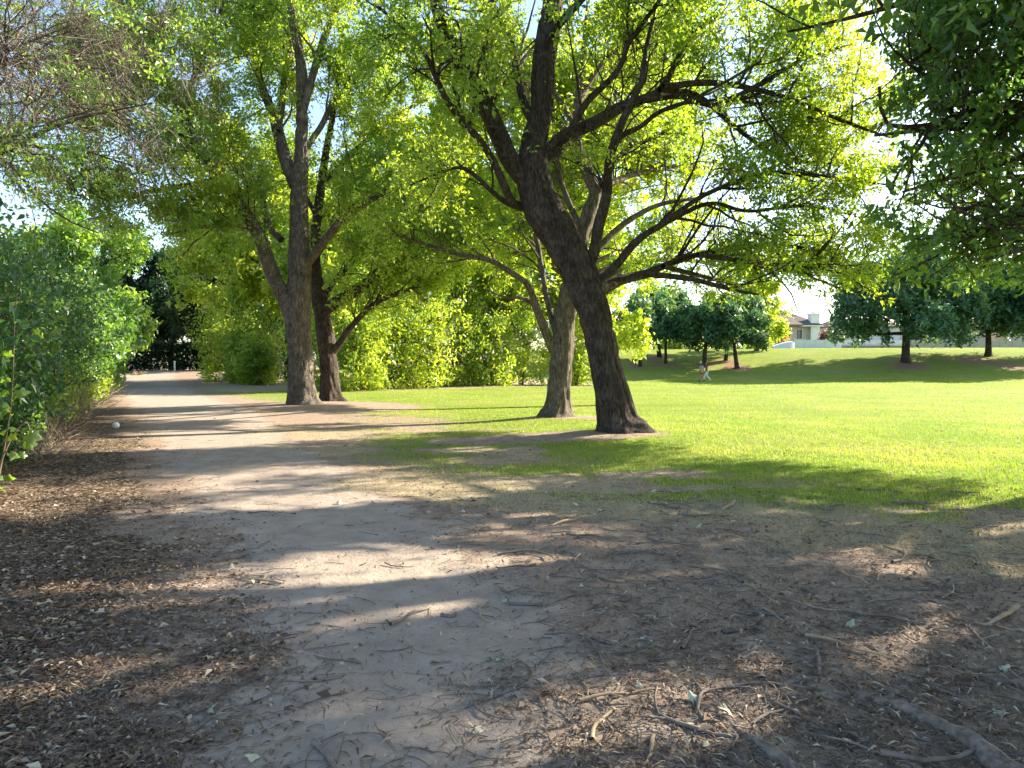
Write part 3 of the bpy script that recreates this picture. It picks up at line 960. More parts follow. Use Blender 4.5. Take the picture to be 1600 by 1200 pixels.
# --- the big leaning tree
T1 = hero('leaning_shade_tree', 'big leaning tree with dark furrowed bark standing alone at the lawn edge', (968, 684), 16.3,
    [(970, 683, 96), (969, 674, 84), (964, 655, 62), (958, 620, 52), (948, 575, 48), (938, 530, 47), (924, 475, 49), (904, 425, 54), (878, 375, 58), (853, 338, 60), (838, 300, 54), (832, 262, 46), (836, 215, 38), (846, 169, 33), (849, 101, 36), (860, 34, 34), (868, -40, 30), (874, -140, 24), (880, -260, 16), (882, -350, 8)],
    [
     ([(832, 292, 34), (797, 250, 32), (776, 203, 31), (749, 145, 29), (722, 105, 26), (703, 65, 23), (689, 34, 21), (678, -5, 19), (655, -80, 15), (640, -180, 9)], 14.8),
     ([(812, 322, 16), (798, 312, 14), (773, 256, 13), (749, 219, 12), (719, 186, 11), (692, 145, 10), (665, 85, 8), (638, 50, 7), (590, 10, 5)], 14.0),
     ([(842, 250, 26), (870, 235, 23), (894, 209, 22), (935, 189, 21), (969, 168, 19), (1002, 156, 16), (1036, 135, 12), (1072, 68, 9), (1120, 20, 6)], 17.6),
     ([(846, 246, 15), (870, 216, 13), (894, 199, 12), (918, 159, 11), (965, 111, 10), (982, 67, 9), (1009, 30, 8), (1036, -10, 7), (1060, -80, 4)], 15.2),
     ([(838, 200, 18), (818, 159, 15), (808, 110, 14), (800, 71, 13), (780, 27, 11), (771, 10, 10), (750, -60, 7)], 17.2),
     ([(915, 418, 26), (928, 396, 20), (935, 354, 19), (948, 304, 17), (952, 253, 15), (965, 209, 14), (982, 169, 12), (1002, 128, 11), (1008, 84, 8), (1020, 30, 6)], 15.4),
     ([(962, 218, 11), (980, 207, 10), (1002, 197, 9), (1030, 175, 8), (1070, 160, 7), (1130, 130, 5), (1190, 95, 4)], 15.0),
     ([(935, 440, 20), (952, 426, 15), (965, 412, 14), (992, 380, 13), (1019, 360, 11), (1056, 340, 9), (1110, 318, 7), (1170, 330, 6), (1250, 322, 5), (1330, 335, 3)], 17.4),
     ([(932, 456, 26), (950, 448, 20), (969, 438, 18), (1009, 428, 15), (1036, 416, 12), (1090, 398, 10), (1150, 388, 8), (1230, 385, 6), (1310, 398, 4)], 18.6),
     ([(816, 326, 12), (790, 316, 9), (766, 297, 8), (746, 277, 7), (719, 262, 6), (682, 272, 4), (640, 290, 3)], 15.4),
     ([(870, -40, 20), (930, -110, 16), (1010, -160, 12), (1090, -190, 7)], 17.5),
     ([(872, -110, 16), (830, -200, 12), (760, -260, 7)], 18.5),
     ([(856, 60, 14), (890, 20, 12), (940, -30, 10), (1010, -60, 6), (1080, -70, 4)], 13.2),
     ([(1000, 158, 12), (1060, 150, 11), (1120, 165, 9), (1180, 150, 7), (1230, 165, 4)], 18.8),
     ([(1030, 140, 10), (1090, 150, 9), (1150, 200, 7), (1210, 240, 6), (1280, 255, 5), (1340, 250, 3)], 19.5),
     ([(1120, 165, 9), (1190, 130, 8), (1260, 90, 6), (1330, 70, 4)], 18.2),
     ([(1090, 398, 8), (1170, 410, 7), (1240, 425, 5), (1290, 440, 3)], 20.0),
     ([(874, -120, 18), (960, -220, 14), (1080, -260, 10), (1200, -250, 6)], 17.0),
     ([(1040, -170, 12), (1150, -120, 9), (1240, -60, 6), (1310, -20, 4)], 16.5),
     ([(1019, 360, 9), (1110, 300, 8), (1210, 270, 7), (1310, 280, 5), (1400, 290, 3)], 18.4),
     ([(1036, 135, 12), (1120, 130, 10), (1220, 150, 8), (1320, 190, 6), (1390, 215, 3)], 17.6),
     ([(1009, 428, 11), (1080, 436, 9), (1140, 452, 6), (1185, 460, 4)], 16.2),
     ([(1090, 398, 9), (1180, 410, 8), (1270, 418, 6), (1350, 415, 4)], 18.6),
     ([(1036, 416, 9), (1110, 435, 7), (1175, 450, 4)], 20.0),
    ], 3, ROW, M['bark_dark'], M['leaf'],
    n2=2.4, n3=7, n4=6, fine=1, L2=(1.0, 2.8), L3=(0.5, 1.4), L4=(0.18, 0.6),
    leaf_keep=lambda S: np.clip(0.16 + 0.34 * sstep(4.0, 6.2, S[:, 0]) * np.maximum(sstep(14.2, 17.2, S[:, 1]), sstep(4.2, 3.6, S[:, 2])) + 0.65 * sstep(6.8, 10.0, S[:, 2]) + 0.5 * sstep(1.0, -2, S[:, 0]), 0, 1),
    per=5, spread=0.075, lsize=0.105, asp=0.48, twigm=M['twig'],
    filt=lambda p: (p[:, 2] > 2.55) & (np.hypot((p[:, 0] - 3.7) / 7.8, (p[:, 1] - 16.6) / 7.2) < 1))

# --- slimmer tree just beyond it
T2 = hero('smooth_brown_tree', 'upright brown-barked tree half hidden by the big leaning tree', (872, 657), 21.0,
    [(870, 655, 62), (870, 648, 50), (872, 630, 38), (874, 600, 34), (877, 565, 33), (881, 525, 34), (885, 480, 32), (893, 435, 27), (907, 385, 23), (918, 338, 21), (929, 304, 19), (920, 275, 17), (908, 245, 15), (900, 200, 13), (905, 140, 10), (914, 60, 7), (920, -40, 4)],
    [
     ([(866, 548, 18), (857, 529, 16), (849, 510, 15), (837, 478, 13), (824, 445, 11), (800, 427, 10), (766, 407, 9), (719, 398, 8), (672, 384, 6), (610, 365, 4)], 19.6),
     ([(872, 525, 14), (866, 510, 12), (857, 475, 10), (847, 424, 9), (840, 380, 8), (826, 325, 5)], 21.8),
     ([(850, 505, 10), (836, 478, 8), (813, 465, 7), (790, 465, 5), (760, 452, 3)], 20.4),
     ([(896, 440, 16), (930, 395, 13), (975, 350, 11), (1030, 320, 8), (1090, 310, 5)], 22.4),
     ([(912, 365, 12), (890, 320, 10), (872, 270, 8), (850, 210, 5)], 21.6),
     ([(928, 310, 12), (955, 262, 10), (990, 225, 8), (1040, 205, 5)], 20.2),
     ([(904, 210, 10), (870, 150, 8), (820, 110, 6), (760, 90, 4)], 22.0),
     ([(906, 150, 9), (950, 90, 7), (1000, 50, 5)], 21.4),
     ([(916, 330, 12), (950, 290, 11), (1000, 270, 9), (1060, 260, 6), (1110, 262, 4)], 26.5),
     ([(908, 240, 11), (870, 190, 10), (800, 170, 8), (730, 180, 5)], 26.5),
     ([(904, 160, 9), (940, 110, 8), (1000, 90, 6), (1080, 100, 4)], 27.0),
     ([(900, 450, 12), (960, 415, 10), (1040, 405, 8), (1110, 412, 6), (1160, 430, 4)], 25.5),
     ([(900, 420, 12), (880, 380, 10), (830, 350, 8), (760, 345, 5)], 26.0),
    ], 8, ROW, M['bark'], M['leaf'],
    n2=3.4, n3=7, n4=5, L2=(1.0, 2.8), L3=(0.5, 1.4), L4=(0.2, 0.55), leaf_keep=0.66, fine=1, per=5, spread=0.08, lsize=0.11, asp=0.48, twigm=M['twig'],
    filt=lambda p: (p[:, 2] > 2.6) & (np.hypot(p[:, 0] - 2.0, p[:, 1] - 23) < 8.2))

# --- the pair on the left
T3 = hero('forked_trunk_tree', 'tall tree whose pale trunk forks low down, nearest the path bend', (472, 641), 27.0,
    [(476, 640, 60), (475, 633, 52), (473, 615, 42), (470, 580, 38), (468, 542, 37), (465, 500, 39), (467, 455, 36), (468, 410, 34), (467, 371, 30), (467, 320, 27), (468, 285, 25), (471, 236, 20), (472, 169, 17), (470, 101, 15), (458, 34, 14), (450, -30, 11), (445, -110, 8), (440, -200, 4)],
    [
     ([(460, 505, 30), (444, 465, 27), (428, 434, 25), (416, 400, 24), (402, 364, 23), (371, 312, 20), (337, 270, 18), (314, 226, 16), (290, 189, 14), (263, 135, 11), (219, 67, 8), (190, 0, 6)], 25.4),
     ([(462, 290, 22), (448, 255, 21), (435, 209, 20), (427, 180, 17), (412, 142, 14), (402, 101, 12), (395, 40, 9), (388, -50, 6)], 28.4),
     ([(434, 205, 13), (441, 160, 11), (444, 120, 9), (453, 80, 8), (460, 10, 6), (470, -70, 4)], 29.0),
     ([(470, 190, 14), (485, 130, 13), (506, 61, 12), (526, 13, 10), (550, -45, 7), (580, -120, 4)], 26.0),
     ([(440, 375, 12), (420, 352, 11), (405, 297, 11), (375, 273, 9), (337, 243, 7), (290, 205, 4)], 28.6),
     ([(478, 412, 18), (493, 394, 15), (520, 360, 14), (540, 340, 12), (575, 315, 10), (610, 296, 7), (660, 268, 5)], 25.0),
     ([(474, 240, 11), (490, 214, 10), (503, 195, 10), (516, 169, 9), (533, 145, 8), (572, 108, 5), (620, 80, 4)], 28.2),
     ([(312, 226, 10), (270, 205, 9), (215, 195, 8), (165, 170, 6), (120, 150, 4)], 24.6),
     ([(345, 280, 11), (290, 290, 9), (230, 300, 7), (160, 310, 5), (100, 300, 4)], 24.2),
     ([(400, 360, 9), (360, 350, 8), (315, 355, 6), (265, 365, 4)], 24.8),
     ([(290, 189, 10), (300, 130, 9), (330, 60, 7), (350, 0, 5)], 25.0),
     ([(262, 135, 8), (200, 110, 7), (140, 90, 5), (100, 60, 4)], 24.5),
     ([(452, -20, 9), (400, -90, 7), (340, -130, 5)], 27.5),
    ], 14, ROW, M['bark'], M['leaf'],
    n2=3.8, n3=7, n4=6, fine=1, L2=(1.0, 3.0), L3=(0.6, 1.5), L4=(0.2, 0.6),
    leaf_keep=lambda S: np.clip(0.68 + 0.3 * sstep(-9, -12.5, S[:, 0]), 0, 1), per=5, spread=0.10, lsize=0.138, asp=0.48, twigm=M['twig_pale'],
    filt=lambda p: (p[:, 2] > 3.6) & (np.hypot(p[:, 0] + 8.0, p[:, 1] - 27) < 9.6))
T4 = hero('shadowed_companion_tree', 'darker tree close behind the forked trunk, its boughs reaching over the lawn', (520, 632), 29.7,
    [(519, 632, 44), (517, 624, 36), (515, 600, 29), (513, 560, 27), (508, 520, 27), (502, 482, 25), (497, 450, 22), (492, 420, 19), (491, 385, 17), (497, 330, 14), (506, 260, 11), (520, 180, 8), (530, 100, 5), (535, 40, 3)],
    [
     ([(505, 485, 22), (530, 470, 21), (570, 445, 19), (598, 421, 17), (631, 405, 14), (665, 390, 11), (720, 378, 7), (780, 372, 4)], 28.0),
     ([(516, 555, 13), (530, 537, 12), (550, 509, 10), (581, 478, 9), (614, 461, 8), (680, 440, 5)], 29.0),
     ([(503, 478, 12), (512, 458, 10), (526, 434, 9), (540, 421, 8), (575, 385, 6), (610, 350, 4)], 31.0),
     ([(494, 400, 12), (530, 345, 11), (575, 300, 9), (630, 260, 7), (690, 235, 4)], 31.5),
     ([(502, 290, 9), (560, 230, 8), (620, 180, 6), (680, 150, 4)], 30.5),
     ([(497, 340, 9), (460, 280, 7), (430, 230, 5)], 31.6),
    ], 21, ROW, M['bark_dark'], M['leaf'],
    n2=3.6, n3=7, n4=5, L2=(1.0, 2.8), L3=(0.6, 1.4), L4=(0.2, 0.6), leaf_keep=0.72, fine=1, per=5, spread=0.09, lsize=0.13, asp=0.5, twigm=M['twig_pale'],
    filt=lambda p: (p[:, 2] > 2.9) & (np.hypot(p[:, 0] + 5.0, p[:, 1] - 30.5) < 8.6))

# --- generic whole trees
def auto_tree(name, label, base, h, cr, crown_lo, trunk_r, leafm, barkm, twigm, seed, nl=9, n2=3.0, n3=6, n4=4, keep=0.8, lsize=0.12, per=5, asp=0.5,
              lean=(0, 0), group=None, spread=0.09, L2=None, filt=None, extra=None, sides=20, droop=(0.0, -0.05, -0.1), L4=(0.2, 0.55), keepfilt=None, fine=1, gap=True, low=False):
    rs = np.random.default_rng(seed)
    x, y = base
    zb = float(ground_z(x, y))
    root = empty(name, (x, y, zb), label, 'tree', group)
    tp = [(x, y, zb - .2), (x + .02, y, zb + .15), (x + lean[0] * .3, y + lean[1] * .3, zb + crown_lo), (x + lean[0] * .6 + rs.normal() * .2, y + lean[1] * .6 + rs.normal() * .2, zb + h * .55), (x + lean[0], y + lean[1], zb + h * .96)]
    tr = [trunk_r * 1.7, trunk_r * 1.25, trunk_r * .92, trunk_r * .55, trunk_r * .12]
    P, R = np.array(tp), np.array(tr)
    trunk_mesh('trunk', P, R, sides, max(.1, h / 90), trunk_r * .07, 14, seed, (0.3, 4, seed), barkm, root)
    C = catmull(np.column_stack([P, R]), 40)
    polys = [(C[14:, :3], C[14:, 3])]
    for i in range(nl):
        f = 0.14 + 0.68 * (i + rs.uniform(0, .6)) / nl
        k = int(np.interp(zb + crown_lo + (h - crown_lo) * f * .75, C[:, 2], np.arange(40)))
        az = i * 2.399 + rs.uniform(-.4, .4)
        ln = cr * (1.02 - 0.55 * max(0, f - .35)) * rs.uniform(.85, 1.1)
        rise = rs.uniform(.12, .45) + f * .5 if not low else rs.uniform(-.16, .12) + f * .75
        d = np.array([math.cos(az), math.sin(az), 0])
        p0 = C[k, :3]
        pts = [p0, p0 + d * ln * .35 + [0, 0, ln * rise * .45], p0 + d * ln * .7 + [rs.normal() * .2, rs.normal() * .2, ln * rise * .75], p0 + d * ln + [rs.normal() * .3, rs.normal() * .3, ln * rise * .8]]
        r0 = C[k, 3] * .62
        polys.append((np.array(pts), np.array([r0, r0 * .7, r0 * .4, r0 * .12])))
    for e in (extra or []):
        polys.append(e)
    for p, r in polys[1:]:
        Lm = np.linalg.norm(np.diff(p, axis=0), axis=1).sum()
        trunk_mesh('limb', p, r, 9, max(.15, Lm / 16), r[0] * .06, 14, seed + 3, None, barkm, root)
    L2 = L2 or (cr * .22, cr * .5)
    ctr = np.array([x + lean[0] * .6, y + lean[1] * .6])
    ff = filt or (lambda p: (p[:, 2] > zb + crown_lo) & (np.hypot(p[:, 0] - ctr[0], p[:, 1] - ctr[1]) < cr * 1.12))
    stats[name + str(seed)] = finish_tree(root, None, polys, True, n2, n3, n4, L2, (L2[0] * .6, L2[1] * .6), L4, keep, per, spread, lsize, asp, leafm, twigm, barkm, seed=seed, filt=ff, droop=droop, gap=gap, fine=fine)
    return root

# --- trees to the right of the frame, their boughs hanging into it and shading the dirt
def slant(p):
    """these crowns lean over the path and end in a slanting underside on the lawn side"""
    return p[:, 0] * .8 + p[:, 1] * .6 - 1.93 * p[:, 2] < 11.3 + 1.6 * (vnoise(p[:, 0] * .5, p[:, 1] * .5, p[:, 2] * .5, 88) - .5)

def big_ex(pts, d0, d1):
    return traced(pts, d0, d1)
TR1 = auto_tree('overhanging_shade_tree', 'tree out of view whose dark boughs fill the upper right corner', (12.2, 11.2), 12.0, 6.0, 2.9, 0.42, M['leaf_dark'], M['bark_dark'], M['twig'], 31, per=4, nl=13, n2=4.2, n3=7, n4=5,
    keep=0.66, lsize=0.14, filt=lambda p: (p[:, 2] > 2.8) & ((np.hypot(p[:, 0] - 12.0, p[:, 1] - 11.2) < 6.6) | ((p[:, 0] * .8 + p[:, 1] * .6 - 1.93 * p[:, 2] > 6.9) & (p[:, 2] > 4.2))) & (p[:, 0] > 0.49 * p[:, 1] + .3 * np.sin(p[:, 2] * 3)) & slant(p), extra=[
        big_ex([(1760, 130, 20), (1680, 150, 17), (1600, 165, 15), (1533, 172, 14), (1492, 183, 13), (1458, 196, 11), (1414, 199, 8), (1381, 189, 6), (1374, 135, 4)], 12.6, 12.2),
        big_ex([(1770, 220, 18), (1680, 270, 14), (1600, 300, 11), (1530, 320, 8), (1470, 345, 5)], 12.6, 13.4),
        big_ex([(1760, 40, 18), (1650, 20, 14), (1560, 30, 11), (1480, 60, 8), (1420, 100, 5)], 12.6, 11.0),
        big_ex([(1458, 196, 7), (1430, 240, 6), (1400, 275, 4), (1395, 300, 3)], 12.3, 12.6),
        (np.array([[12.2, 11.2, 4.5], [12.3, 14.5, 6.0], [12.5, 17.5, 7.0], [12.6, 19.8, 7.4]]), np.array([.12, .085, .05, .02])),  # back limbs added to carry this crown's shade across the lawn
        (np.array([[12.3, 11.3, 5.5], [13.3, 15.0, 7.4], [14.3, 18.0, 8.6], [15.2, 20.6, 9.2]]), np.array([.12, .085, .05, .02])),
        (np.array([[12.2, 11.2, 4.0], [11.3, 14.2, 5.2], [10.6, 16.8, 5.8], [10.2, 18.4, 5.9]]), np.array([.10, .07, .045, .02])),
        (np.array([[12.3, 11.2, 4.4], [13.5, 13.6, 6.0], [14.6, 15.6, 7.0], [15.6, 17.2, 7.6]]), np.array([.11, .08, .05, .02])),
        (np.array([[12.3, 11.3, 5.0], [13.6, 14.6, 6.8], [14.2, 17.6, 8.0], [13.9, 19.6, 8.3]]), np.array([.10, .07, .045, .02])),
        big_ex([(1850, 230, 16), (1700, 295, 13), (1590, 338, 10), (1500, 368, 7), (1430, 385, 4)], 11.2, 12.4),
        big_ex([(1850, 310, 14), (1710, 350, 11), (1610, 385, 8), (1540, 405, 5)], 10.4, 11.4),
        big_ex([(1800, 170, 14), (1650, 225, 11), (1560, 258, 8), (1470, 282, 6), (1410, 300, 4)], 12.2, 13.0),
        big_ex([(1800, 100, 14), (1640, 110, 11), (1540, 130, 8), (1450, 120, 6), (1400, 80, 4)], 11.8, 12.6),
    ], group=None)
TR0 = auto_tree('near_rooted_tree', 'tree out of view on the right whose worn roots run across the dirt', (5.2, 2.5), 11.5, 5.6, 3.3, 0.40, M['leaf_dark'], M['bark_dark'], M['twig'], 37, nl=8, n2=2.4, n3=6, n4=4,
    keep=0.75, lsize=0.12, filt=lambda p: (p[:, 2] > 3.4) & (np.hypot(p[:, 0] - 5.2, p[:, 1] - 2.5) < 6.4) & ((p[:, 2] > 1.75 + .43 * p[:, 1]) | (p[:, 0] > .74 * p[:, 1])), extra=[
        big_ex([(1900, -330, 22), (1700, -180, 16), (1540, -60, 12), (1420, 0, 9), (1320, 30, 6), (1230, 50, 4)], 6.0, 7.2),
    ])
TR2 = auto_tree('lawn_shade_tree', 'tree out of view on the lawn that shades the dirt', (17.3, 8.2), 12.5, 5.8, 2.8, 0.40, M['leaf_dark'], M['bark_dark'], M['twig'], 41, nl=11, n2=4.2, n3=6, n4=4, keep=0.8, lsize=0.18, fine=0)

TR4 = auto_tree('added_shade_tree', 'added tree hidden behind the big leaning trunk, its crown shading the path', (3.95, 29.0), 13.5, 6.4, 3.4, 0.26, M['leaf'], M['bark'], M['twig'], 45, nl=13, n2=3.2, n3=6, n4=4, keep=0.8, lsize=0.19, per=4, fine=0, group=ROW, lean=(-2.6, 0))  # tree added so its crown casts streaks of shade on the path

# --- bare twiggy tree above the left hedge
TB = auto_tree('sparse_twiggy_tree', 'nearly leafless twiggy tree rising above the thicket against blue sky', (-14.8, 17.4), 14.5, 7.4, 3.4, 0.2, M['leaf_hedge'], M['bark'], M['twig_pale'], 47, nl=16, n2=3.4, n3=8, n4=6, keep=0.10, lsize=0.10, L4=(0.3, 0.9), droop=(-.06, -.13, -.25))

# --- trees on the bank
BK = 'young trees planted in mulch on the grassy bank'
def bank(px, py, h, cr, lo, tr, seed, label, n2=3.0, keep=.85, lean=(0, 0), nl=9, lm='leaf_lawn_tree', nm='bank_tree', **kw):
    p = hit(px, py)
    return auto_tree(nm, label, (p[0], p[1]), h, cr, lo, tr, M[lm], M['bark_dark'], M['twig'], seed, nl=nl, n2=n2 * .8, n3=5, n4=3, keep=keep, lsize=0.42, per=3, spread=0.26, low=True, lean=lean, group=BK, sides=12, fine=0, gap=False, **kw)
bank(1415, 566, 11.6, 7.2, 1.8, 0.42, 101, 'wide dark green tree with a stout pale trunk on the bank slope', n2=3.6, nl=16)
bank(1544, 557, 11.5, 6.2, 1.7, 0.30, 102, 'dark tree in the mulch patch to the right of the widest bank tree', nl=14, n2=3.6)
bank(1615, 561, 10.5, 5.4, 1.6, 0.30, 103, 'dark tree with slanting low boughs at the right end of the bank', nl=12, lean=(1, 0))
bank(1000, 573, 7.0, 2.9, 2.2, 0.15, 104, 'small bank tree nearest the big leaning trunk')
bank(1030, 558, 8.6, 3.6, 2.6, 0.22, 105, 'bank tree with a thicker leaning trunk standing highest of the left cluster', lean=(-1.0, 0), lm='leaf_dark')
bank(1040, 568, 7.4, 3.3, 2.4, 0.14, 106, 'thin straight bank tree with the slimmest trunk')
bank(1100, 574, 7.4, 3.0, 2.0, 0.22, 107, 'bank tree straight above the two walkers', lean=(.4, 0))
bank(1134, 564, 7.0, 2.9, 2.2, 0.19, 108, 'bank tree standing back between the walkers and the slanted trunk', lean=(.5, 0), lm='leaf_dark')
bank(1151, 576, 7.6, 3.3, 2.2, 0.20, 109, 'bank tree whose slim trunk slants left, right of the walkers', lean=(-.8, 0))
bank(1182, 548, 10.0, 3.3, 1.0, 0.22, 110, 'paler green tree against the house on the bank top', lm='leaf_bush')

# --- background trees behind the hedge row
BG = 'sunlit trees rising behind the hedge'
def bgtree(px, d, h, cr, lo, seed, label, lm='leaf_bush', keep=.9, n2=2.3, group=BG, nm='background_tree', **kw):
    return auto_tree(nm, label, ((px - 800) / F * d, d), h, cr, lo, 0.24, M[lm], M['bark_dark'], M['twig'], seed, nl=11, n2=n2, n3=5, n4=3, keep=keep, lsize=0.36, per=4, spread=0.24, group=group, sides=10, fine=0, gap=False, **kw)
bgtree(560, 51, 16.0, 5.8, 2.4, 201, 'sunlit tree seen between the forked tree and its low right bough')
bgtree(680, 55, 17.0, 6.2, 2.4, 202, 'sunlit tree in the gap between the path pair and the leaning tree')
bgtree(790, 58, 16.5, 6.0, 2.4, 203, 'sunlit tree just left of the brown-barked trunk')
bgtree(905, 60, 15.0, 5.4, 2.0, 204, 'sunlit tree behind the brown-barked trunk')
bgtree(450, 56, 16.5, 6.0, 4.0, 205, 'sunlit tree directly behind the forked trunk')
bgtree(385, 62, 15.0, 5.8, 3.2, 206, 'sunlit tree leaning over the bend of the path')
bgtree(268, 86, 13.0, 6.0, .6, 207, 'dark shaded tree at the end of the path', lm='leaf_shade_dark', group=None)
bgtree(190, 80, 16.0, 6.0, 1.0, 208, 'dark shaded tree at the end of the path, behind the left thicket', lm='leaf_shade_dark', group=None)
bgtree(315, 90, 19.0, 6.4, 1.0, 209, 'dark tall tree behind the path bend', lm='leaf_shade_dark', group=None)
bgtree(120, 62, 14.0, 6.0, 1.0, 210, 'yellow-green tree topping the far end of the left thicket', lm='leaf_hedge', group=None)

bgtree(352, 76, 11.0, 4.6, .3, 211, 'low dark tree added right of the dark hedge to shade it', lm='leaf_shade_dark', group=None)  # this dark tree is added to keep the sun off the hedge

bgtree(425, 82, 13.0, 6.0, .3, 212, 'dark tree added in the deep gap left of the forked trunk to shade the hedge', lm='leaf_shade_dark', group=None)  # this one and the next are added to shade the path-end hedge
bgtree(505, 88, 14.0, 6.0, .3, 213, 'dark tree added far behind the paired trunks to shade the hedge', lm='leaf_shade_dark', group=None)

# ------------------------------------------------------------------ shrubs and hedges
def shrub(name, label, base, rx, ry, h, nleaf, lsize, leafm, seed, nstem=9, per=6, spread=0.12, group=None, stem_r=0.025, lo=0.0, asp=0.5, rough=0.35, inner=0.25, stemm=None, cat='shrub', lean=(0, 0), upb=0.5, gapk=.60, shoot=1.0):
    rs = np.random.default_rng(seed)
    x, y = base
    zb = float(ground_z(x, y))
    root = empty(name, (x, y, zb), label, cat, group)
    nsite = nleaf // per
    cz, caz = rs.uniform(-1, 1, nsite), rs.uniform(0, 2 * math.pi, nsite)
    cs = np.sqrt(1 - np.minimum(np.abs(cz), .98) ** 2 * np.where(cz < 0, .25, 1))
    u = np.stack([np.cos(caz) * cs, np.sin(caz) * cs, cz], 1)
    rad = np.where(rs.uniform(size=nsite) < inner, rs.uniform(.35, .85, nsite), rs.uniform(.86, 1.05, nsite))
    lump = fbm(u[:, 0] * 2.2 + seed, u[:, 1] * 2.2, u[:, 2] * 2.2, 3, seed) - .5
    lump2 = fbm(u[:, 0] * 6 + seed, u[:, 1] * 6, u[:, 2] * 6, 2, seed + 4) - .5
    rad = rad * (1 + rough * 1.6 * lump + rough * .9 * lump2)
    zz = u[:, 2] * .5 + .5
    wide = 0.78 + 0.22 * np.sin(np.clip(zz, 0, 1) * math.pi * .8 + .5)
    S = np.stack([x + u[:, 0] * rx * rad * wide + lean[0] * zz, y + u[:, 1] * ry * rad * wide + lean[1] * zz, zb + lo + np.clip(zz * rad, 0.0, 1.5) * (h - lo)], 1)
    S = S[S[:, 2] > zb + .03]
    kk = 1.0 / max(rx, .8)
    cl = vnoise(S[:, 0] * 2.6 * kk, S[:, 1] * 2.6 * kk, S[:, 2] * 2.2 * kk, seed + 11) * .6 + vnoise(S[:, 0] * 6 * kk, S[:, 1] * 6 * kk, S[:, 2] * 5 * kk, seed + 12) * .4
    S = S[cl < gapk + .12 * rs.uniform(size=len(S))]
    b = Buf()
    P = np.zeros((nstem, 8, 3))
    for i in range(nstem):
        a = i * 2.4 + rs.uniform(-.4, .4)
        r0 = rs.uniform(0, .3)
        tx, ty, tz = math.cos(a) * rx * rs.uniform(.35, .85), math.sin(a) * ry * rs.uniform(.35, .85), h * rs.uniform(.6, .95)
        t = np.linspace(0, 1, 8)
        P[i] = np.stack([x + math.cos(a) * rx * .25 * r0 + tx * t ** 1.5 + lean[0] * t + rs.normal(size=8) * .04, y + math.sin(a) * ry * .25 * r0 + ty * t ** 1.5 + lean[1] * t + rs.normal(size=8) * .04, zb - .1 + (tz + .1) * t], 1)
    R = np.repeat(np.linspace(stem_r, stem_r * .3, 8)[None], nstem, 0)
    twigs_mesh(b, P, R, 6)
    P2, R2 = grow(P, R, 10, .2, 1, (.5, 1.1), (h * .14, h * .32), .012, .3, 0, .18, 5, .003, .012)
    twigs_mesh(b, P2, R2, 4)
    P3, R3 = grow(P, R, 7, .45, 1, (.3, .9), (h * .22 * shoot, h * .46 * shoot), .010, .45, -.05 * shoot, .14, 6, .003, .010)
    twigs_mesh(b, P3, R3, 3)
    S = np.concatenate([S, P3[:, 2:].reshape(-1, 3) + rs.normal(size=(len(P3) * 4, 3)) * spread * .5, P2[:, -1]])
    link('foliage', leaf_mesh('foliage', S, per, spread, lsize, asp, seed=seed, up=upb), M[leafm], root, 'stuff')
    link('stems', b.mesh('stems', True), stemm or M['twig'], root, 'stuff')
    return root

# left thicket beside the path
TH = 'shrubs of the thicket along the path'
def hedge_x(y, off):
    return np.interp(y, [2, 9.7, 25, 61], [-4.6, -6.9, -14.6, -33.0]) - off
shr = [
    # y, offset, rx, ry, h, leaves, lsize, mat, label
    (7.4, 1.3, 1.5, 1.7, 2.6, 9000, .12, 'leaf_dark', 'dark leafy shrub of the thicket closest to us at the left edge'),
    (10.4, 1.6, 1.8, 2.0, 3.5, 13000, .12, 'leaf_thicket', 'tall shrub of the thicket behind the curling vine'),
    (13.6, 1.7, 1.9, 2.1, 3.7, 13000, .12, 'leaf_thicket', 'broad-leaved shrub of the thicket above the dead brush'),
    (17.4, 1.8, 2.0, 2.2, 4.0, 11000, .12, 'leaf_thicket', 'bright shrub of the thicket behind the dead brush'),
    (22.0, 1.9, 2.2, 2.6, 4.6, 10000, .14, 'leaf_thicket', 'shrub of the thicket next to the pale dead stems'),
    (28.0, 2.0, 2.4, 3.0, 5.0, 9000, .16, 'leaf_thicket', 'mid-distance shrub of the thicket beside the striped shadows'),
    (36.0, 2.4, 3.0, 3.8, 5.6, 9000, .20, 'leaf_hedge', 'sunlit shrub of the thicket near the far end'),
    (47.0, 2.4, 3.0, 4.6, 5.8, 8000, .24, 'leaf_hedge', 'last sunlit shrub of the thicket before the dark hedge'),
]
for i, (yy, off, rx, ry, h, nl, ls, lm, lab) in enumerate(shr):
    shrub('thicket_shrub', lab, (float(hedge_x(yy, off + (.25 if i > 1 else 0))), yy), rx, ry, h, int(nl * 1.15), ls, lm, 300 + i, nstem=10, spread=ls * .9, group=TH, lo=.05 if i < 2 else .75, inner=.4, rough=.75, lean=(.25, 0))
